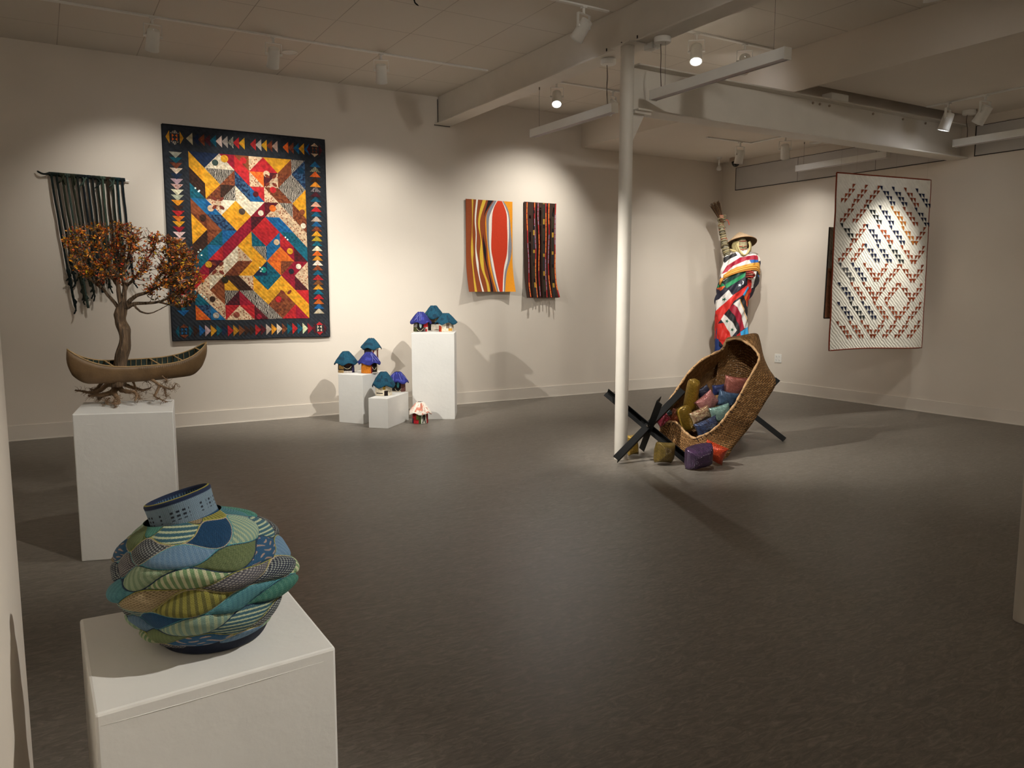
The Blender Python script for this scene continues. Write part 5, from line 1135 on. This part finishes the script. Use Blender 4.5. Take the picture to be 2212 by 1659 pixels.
# ------------------------------------------------------------------ draped statue with a raised arm
def statue():
    D = 11.1; fx = at(1583, 786, D); bx, by = fx.x, fx.y
    hp = at(1583, 784, D).z
    mb = MB(); mb.box((-.19, -.19, 0), (.19, .19, hp - .002)); pl = mb.build('pedestal', M['ped'], bevel=.004); pl.location = (bx, by, 0); pl.rotation_euler = (0, 0, -.5); tag(pl, 'low white pedestal hidden behind the basket under the draped figure', 'pedestal')
    o = Vector((bx, by, hp)); t = thing('draped_figure', o, 'life-size figure in flags and a cone hat raising a bundle of straw in the corner', 'statue')
    pxm = D / F
    def S(x, y, dd=0.0): return at(x, y, D) + _f*dd - o
    cloth_c = lin('#6b6450')
    # body: one continuous wrapped figure, legs, torso, both arms and head
    body = bpy.data.meshes.new('wrapped_body'); vs, es, rs = [], [], []
    def chain(pts, start=None):
        prev = start
        for p, r in pts:
            vs.append(tuple(p)); rs.append(r); i = len(vs)-1
            if prev is not None: es.append((prev, i))
            prev = i
        return prev
    pel = chain([(S(1581, 668), .13)]); ch = chain([(S(1587, 630), .12), (S(1594, 595), .13), (S(1598, 566), .12)], pel)
    nk = chain([(S(1600, 552), .055), (S(1600, 541), .075), (S(1600, 528), .085), (S(1600, 516), .07)], ch)
    wr = chain([(S(1577, 560), .06), (S(1570, 545), .05), (S(1565, 525), .04), (S(1561, 505), .036), (S(1558, 488), .03), (S(1556, 480), .032)], ch)
    w2 = chain([(S(1622, 562), .06), (S(1630, 580), .045), (S(1628, 598), .036), (S(1618, 600, -.12), .03), (S(1611, 600, -.17), .03)], ch)
    for s_ in (-1, 1): chain([(S(1581 + 10*s_, 690), .08), (S(1579 + 11*s_, 725, -.02), .06), (S(1576 + 11*s_, 765), .042), (S(1575 + 11*s_, 779), .04), (S(1573 + 12*s_, 781, -.11), .03)], pel)
    body.from_pydata(vs, es, []); bo = bpy.data.objects.new('wrapped_body', body); COL.objects.link(bo); bo.parent = t
    sk = bo.modifiers.new('skin', 'SKIN'); 
    if not body.skin_vertices: body.attributes.new('x', 'FLOAT', 'POINT')
    sv = body.skin_vertices[0].data if body.skin_vertices else None
    if sv:
        for i, r in enumerate(rs): sv[i].radius = (r, r)
        sv[0].use_root = True
    ss = bo.modifiers.new('sub', 'SUBSURF'); ss.levels = 2; ss.render_levels = 2
    body.materials.append(mat('olive_rags', '#7a7360', .9, .3, 30, .012, 22))
    # cloak
    keys = [(541, 1600, 12, .1), (547, 1601, 26, .12), (555, 1602, 35, .14), (575, 1601, 38, .16), (600, 1597, 42, .17), (615, 1594, 41, .17), (632, 1587, 36, .165), (650, 1581, 33, .16), (680, 1579, 33, .16), (710, 1579, 33, .165), (735, 1580, 33, .17), (748, 1581, 32, .165)]
    kr = np.array(keys); NR, NC = 380, 400; ys = np.linspace(541, 748, NR)
    cxs = np.interp(ys, kr[:, 0], kr[:, 1]); hw = np.interp(ys, kr[:, 0], kr[:, 2]); dpth = np.interp(ys, kr[:, 0], kr[:, 3])
    th = np.linspace(0, 2*PI, NC, endpoint=False)
    Pp = np.zeros((NR, NC, 3)); PX = np.zeros((NR, NC)); PY = np.zeros((NR, NC))
    for j in range(NR):
        for i in range(NC):
            a = th[i]; y = ys[j]; fold = 1 + .05*math.sin(a*6 + y*.05 + 1.5*math.sin(y*.03)) + .045*math.sin(a*13 - y*.11) + .05*nz(a*2, y*.05) + .035*abs(math.sin(a*3 + y*.075 + 2*nz(a*1.5, y*.03)))
            xx = cxs[j] + hw[j]*math.cos(a)*fold; dd = -dpth[j]*math.sin(a)*fold; yy = y + 3*math.sin(a)*0
            p = S(xx, yy, dd); Pp[j, i] = (p.x, p.y, p.z); PX[j, i] = xx; PY[j, i] = yy
    def c5(*q): return [(1500 + x/8.294, 420 + y/8.294) for x, y in q]
    def c6(*q): return [(1520 + x/7.9, 590 + y/7.9) for x, y in q]
    BK, WH, RD, CR, GD, DG, GR, NV, SB, OR_, BL, GY = '#1d1a1c', '#d8d2cc', '#d02c24', '#9c1830', '#c89038', '#1f4038', '#2c8a58', '#232230', '#38a0dc', '#dc5a24', '#1c5ca8', '#8a8680'
    PL = [(NV, c6((-80, -250), (1100, -250), (1100, 1600), (-80, 1600))),
     (WH, c5((450, 1000), (1200, 1000), (1200, 1180), (450, 1500))), (BK, c5((480, 1150), (700, 1060), (720, 1120), (600, 1175), (530, 1240))), (GY, c5((900, 1060), (1000, 1000), (1120, 1060), (1060, 1075), (920, 1110))),
     (CR, c5((760, 1160), (1100, 1100), (1130, 1190), (880, 1205), (640, 1310), (560, 1400), (460, 1440), (560, 1290))), (BL, c5((920, 1205), (1130, 1185), (1130, 1235), (950, 1265))), (WH, c5((880, 1205), (930, 1205), (960, 1262), (700, 1330), (560, 1400))),
     (WH, c5((470, 1440), (760, 1390), (640, 1440), (490, 1570), (440, 1560))), (DG, c5((480, 1580), (640, 1440), (880, 1385), (850, 1440), (520, 1620))),
     (GR, c6((330, 210), (660, 15), (640, 90), (350, 275))), (GR, c6((250, 200), (290, 180), (340, 260), (250, 260))),
     (GD, c5((560, 1400), (700, 1330), (950, 1262), (1150, 1225), (1170, 1430), (1000, 1375), (800, 1375), (600, 1425), (520, 1440))),
     (RD, c5((890, 1385), (975, 1370), (975, 1680), (890, 1680))), (WH, c5((975, 1375), (1065, 1400), (1055, 1500), (1010, 1690), (970, 1690))), (BK, c5((1060, 1400), (1120, 1430), (1075, 1700), (1005, 1700))), (BL, c5((1110, 1420), (1160, 1430), (1100, 1600), (1090, 1560))),
     (OR_, c6((240, 250), (330, 235), (270, 310))), (WH, c6((375, 305), (445, 400), (190, 680), (200, 470), (240, 455))), (RD, c6((445, 400), (600, 290), (725, 200), (725, 300), (610, 395), (460, 500), (200, 890), (150, 880), (180, 660))),
     (SB, c6((610, 390), (700, 245), (715, 290), (640, 420))), (OR_, c6((635, 420), (712, 290), (740, 640))), (RD, c6((710, 90), (775, 290), (740, 640), (712, 300))), (WH, c6((765, 0), (850, 0), (800, 200), (770, 290))), (BK, c6((850, 20), (940, 100), (790, 340))),
     (BK, c6((555, 465), (640, 415), (740, 640), (740, 860))), (WH, c6((450, 545), (560, 465), (650, 640), (740, 860), (740, 930), (650, 955), (600, 740), (520, 600))), (GD, c6((560, 468), (575, 465), (725, 850), (715, 860))),
     (CR, c6((375, 620), (455, 550), (530, 620), (600, 740), (650, 955), (575, 1015), (540, 880))), (BK, c6((320, 700), (380, 630), (485, 760), (560, 990), (510, 1070), (450, 880))), (WH, c6((260, 800), (310, 715), (450, 880), (505, 990), (410, 1120), (390, 1030), (300, 860))),
     (RD, c6((150, 880), (300, 860), (390, 1030), (410, 1120), (300, 1250), (150, 1050))), (RD, c6((500, 1070), (575, 1020), (590, 1090), (490, 1250))), (SB, c6((578, 1015), (740, 915), (740, 1150), (585, 1130)))]
    def star(cx_, cy_, r, a0): return [(cx_ + (r if k % 2 == 0 else r*.4)*math.sin(a0 + k*PI/5), cy_ - (r if k % 2 == 0 else r*.4)*math.cos(a0 + k*PI/5)) for k in range(10)]
    for cx_, cy_ in ((308, 465), (350, 835), (428, 980)): PL.append(('#16503c', c6(*star(cx_, cy_, 36, .4))))
    PL.append(('#e6e6ea', c6(*star(555, 232, 30, .2)))); PL.append(('#e6e6ea', c6((600, 150), (618, 175), (612, 215), (595, 228), (606, 190))))
    C = np.zeros((NR, NC, 3))
    for h_, pg in PL:
        ins = np.zeros((NR, NC), bool); j = len(pg)-1
        for i in range(len(pg)):
            (xi, yi), (xj, yj) = pg[i], pg[j]
            cond = (yi > PY) != (yj > PY); xcr = (xj-xi)*(PY-yi)/((yj-yi) if yj != yi else 1e-9) + xi; ins ^= cond & (PX < xcr); j = i
        C[ins] = lin(h_)
    cl = grid_mesh('flag_cloak', Pp, C, NC, NR, M['satin'], t)
    # folds of the gold sash stand proud
    mb = MB()
    for k, (r_, c_) in enumerate(((.012, '#c89038'), (.014, '#d8a048'), (.011, '#b87c2c'))):
        mb.tube(catmull([S(1558, 598 + k*3, -.12), S(1575, 590 + k*3, -.17), S(1600, 582 + k*3.5, -.18), (S(1625, 578 + k*4, -.15)), S(1638, 584 + k*5, -.05)], 20), r_, 8, lin(c_))
    mb.build('gold_sash', M['satin'], t, smooth=True)
    mb = MB(); mb.tube(catmull([S(1556, 604, -.1), S(1552, 610, -.12), S(1551, 618, -.1)], 8), [.018, .022, .024, .022, .018, .014, .01, .004], 8, lin('#c8883c')); mb.build('sash_tail', M['satin'], t, smooth=True)
    # blue trouser leg showing on the left
    mb = MB(); mb.tube(catmull([S(1560, 700), S(1556, 725), S(1552, 745, -.03), S(1551, 765, -.03), S(1558, 778)], 16), [.07]*4 + [.062]*4 + [.055]*8, 16, lin('#16306c')); mb.build('trouser_leg', M['satin'], t, smooth=True)
    # head wrap, scarf, red bindings
    mb = MB(); hc = S(1599, 533, -.04)
    def ell(c, rx, ry, rz_, n=20, m=12): return [[c + _r*(rx*math.sin(b)*math.cos(a)) + _f*(ry*math.sin(b)*math.sin(a)) + Vector((0, 0, rz_*math.cos(b))) for a in [2*PI*i/n for i in range(n)]] for b in [.05 + (PI-.1)*j/m for j in range(m+1)]]
    mb.rings(ell(hc, .085, .095, .13), lin('#a09676')); mb.rings(ell(S(1599, 535, -.14), .012, .016, .03), lin('#a09676')); hd = mb.build('wrapped_head', M['felt'], t, smooth=True)
    mb = MB()
    for yy, ww in ((523, 11), (534, 12.5), (541, 11)): mb.tube(catmull([S(1599 - ww, yy - 1, -.06), S(1599 - ww*.5, yy + 1.5, -.125), S(1600, yy + 2, -.142), S(1599 + ww*.6, yy + .5, -.12), S(1599 + ww, yy - 2, -.05)], 14), .0045, 6, lin('#b0483c'))
    mb.build('red_cord', M['felt'], hd, smooth=True)
    mb = MB()
    for k in range(8):     # yellowish scarf framing the face
        r_ = 12.5 + k*.95; dpk = -.125 + k*.014; pts = []
        for q in range(19):
            a = math.radians(-35 + 250*q/18); pts.append(S(1601 + r_*math.cos(a)*1.02, 533 + (r_*1.0 + 9*max(0, math.sin(a)))*math.sin(a), dpk - .03*max(0, math.sin(a))))
        mb.tube(catmull(pts, 34), [.013 + .003*math.sin(i*.7 + k) for i in range(34)], 8, lin(('#b8a878', '#a89868', '#c2b488', '#a0905e')[k % 4]))
    mb.build('head_scarf', M['felt'], t, smooth=True)
    mb = MB(); mb.tube(catmull([S(1588, 545, -.08), S(1580, 545, -.1), S(1574, 540, -.06)], 8), [.016, .02, .018, .02, .016, .018, .012, .006], 8, lin('#b0a070')); mb.build('scarf_knot', M['felt'], t, smooth=True)
    # cone hat
    hb_ = S(1601, 525.5); ap = hb_ + Vector((0, 0, .168)) + _f*.07 - _r*.012; mb = MB(); n = 56; axv = (ap - hb_).normalized(); e1 = _r - axv*_r.dot(axv); e1.normalize(); e2 = axv.cross(e1)
    Hh = (ap - hb_).length; R_ = .212
    def cone(off, rs_): return [[hb_ + axv*(Hh*z + off) + (e1*math.cos(a) + e2*math.sin(a))*R_*q for a in [2*PI*i/n for i in range(n)]] for z, q in rs_]
    pr_ = [(0, 1), (.12, .90), (.35, .70), (.6, .46), (.85, .2), (.97, .05), (1.0, .008)]
    mb.rings(cone(0, pr_), lin('#b09678'), cap=True); 
    mb2 = cone(-.008, pr_); mb.rings([list(reversed(r)) for r in mb2], lin('#6c543c'), cap=False); mb.f.pop(0) if False else None
    # open underside: drop the bottom cap so the wrapped head sits inside
    capi = len(mb.rings.__defaults__ or []); k0 = [i for i, f_ in enumerate(mb.f) if len(f_) == n][0]; mb.f.pop(k0); mb.c.pop(k0); mb.p.pop(k0)
    mb.tube(cone(-.004, [(0, 1)])[0] + [cone(-.004, [(0, 1)])[0][0]], .005, 6, lin('#8c6c4c')); mb.build('cone_hat', M['felt'], t, smooth=True)
    # rag bindings of the raised arm
    rnd = random.Random(8); mb = MB(); ar = catmull([S(1574, 556), S(1568, 540), S(1564, 520), S(1560, 500), S(1557, 484)], 60)
    for i in range(2, 58, 2):
        c = ar[i]; tn = (ar[min(i+1, 59)] - ar[i-1]).normalized(); u_ = tn.orthogonal().normalized(); v_ = tn.cross(u_); r0 = .050 - .018*i/58 + rnd.uniform(-.004, .005)
        tl_ = rnd.uniform(-.25, .25); kc = rnd.choice(['#8a8064', '#746c54', '#5c5440', '#978a66', '#6c6048', '#a8604e'])
        mb.tube([c + (u_*math.cos(a) + v_*math.sin(a))*r0*(1 + .2*nz(a, i)) + tn*(tl_*.12*math.cos(a)) for a in [2*PI*q/14 for q in range(15)]], .0085 if kc != '#a8604e' else .005, 6, lin(kc))
    for q in range(9):
        i = rnd.randint(4, 54); c = ar[i]; d = (_r*rnd.choice((-1, 1)) + Vector((0, 0, rnd.uniform(-.6, .4)))).normalized(); mb.tube([c + d*.04, c + d*.06, c + d*.075 + Vector((0, 0, -.015))], [.01, .006, .001], 6, lin('#6c6048'))
    mb.build('arm_rags', M['felt'], t, smooth=True)
    # hands
    def hand(c, up, across, out_, label_, colr, sc=1.0):
        mb = MB(); up, across, out_ = up.normalized(), across.normalized(), out_.normalized()
        mb.rings([[c + up*z*sc + across*(rx*math.cos(a))*sc + out_*(ry*math.sin(a))*sc for a in [2*PI*i/14 for i in range(14)]] for z, rx, ry in ((-.045, .024, .02), (-.02, .036, .022), (.02, .042, .022), (.045, .04, .018), (.055, .03, .01))], lin(colr))
        for k, ln_ in enumerate((.068, .078, .072, .056)):
            b = c + up*(.045 - .024*k + .012)*sc + across*.034*sc
            mb.tube(catmull([b - out_*.0, b + across*.02*sc + out_*.016*sc, b + across*.016*sc + out_*.045*sc, b - across*.012*sc + out_*ln_*.8*sc, b - across*.03*sc + out_*ln_*.6*sc], 12), [.010*sc]*7 + [.009*sc]*3 + [.0075*sc, .004*sc], 8, lin(colr))
        b = c - across*.03*sc - up*.01*sc; mb.tube(catmull([b, b - across*.015*sc + out_*.02*sc + up*.015*sc, b + out_*.045*sc + up*.03*sc, b + across*.02*sc + out_*.055*sc + up*.035*sc], 10), [.013*sc]*7 + [.010*sc, .008*sc, .004*sc], 8, lin(colr))
        return mb.build(label_, M['felt'], t, smooth=True)
    hand(S(1557, 476, .0), Vector((0, 0, 1)), _r, -_f, 'raised_hand', '#7c7258', 1.0)
    hand(S(1611, 601, -.21), Vector((0, 0, 1)) , -_r, -_f, 'lower_hand', '#8c3c34', 1.1)
    mb = MB()
    for k in range(4): mb.tube(catmull([S(1604, 592 + k*5, -.25), S(1610, 594 + k*5, -.29), S(1617, 592 + k*5, -.24)], 8), .006, 6, lin(('#b83830', '#8c8068')[k % 2]))
    mb.build('hand_binding', M['felt'], t, smooth=True)
    # straw bundle
    mb = MB(); b0 = S(1559.5, 478, -.035); cc = [lin(k) for k in ('#4c3420', '#5c4228', '#3c2816', '#6a4c2e', '#2e1e12')]
    for k in range(95):
        a = rnd.uniform(0, 2*PI); r_ = math.sqrt(rnd.random()); tip = S(1543 + 11.5*r_*math.cos(a), 440.5 - 4*r_*math.cos(a) + rnd.uniform(-4, 4), -.03 + .06*r_*math.sin(a)); s0 = b0 + _r*.02*r_*math.cos(a) + _f*.02*r_*math.sin(a)
        s0 = s0 + Vector((0, 0, -.03)); mb.tube([s0, s0.lerp(tip, .5) + Vector((rnd.uniform(-.004, .004),)*3), tip], [.0032, .0032, .0022], 5, rnd.choice(cc))
    st_ = mb.build('straw_bundle', M['felt'], t); st_['kind'] = 'stuff'
    mb = MB()
    for k in range(4): mb.tube([b0 + Vector((0, 0, .03 + .012*k)) + _r*(-.012 - .004*k) + _r*.034*math.cos(a) + _f*.034*math.sin(a) for a in [2*PI*q/16 for q in range(17)]], .006, 6, lin('#b06a58' if k % 2 else '#8a7a5c'))
    mb.tube(catmull([b0 + _r*.03, b0 + _r*.07 + Vector((0, 0, .01)), b0 + _r*.095 + Vector((0, 0, -.06))], 8), .006, 6, lin('#b0503c')); mb.build('bundle_tie', M['felt'], t, smooth=True)
statue()
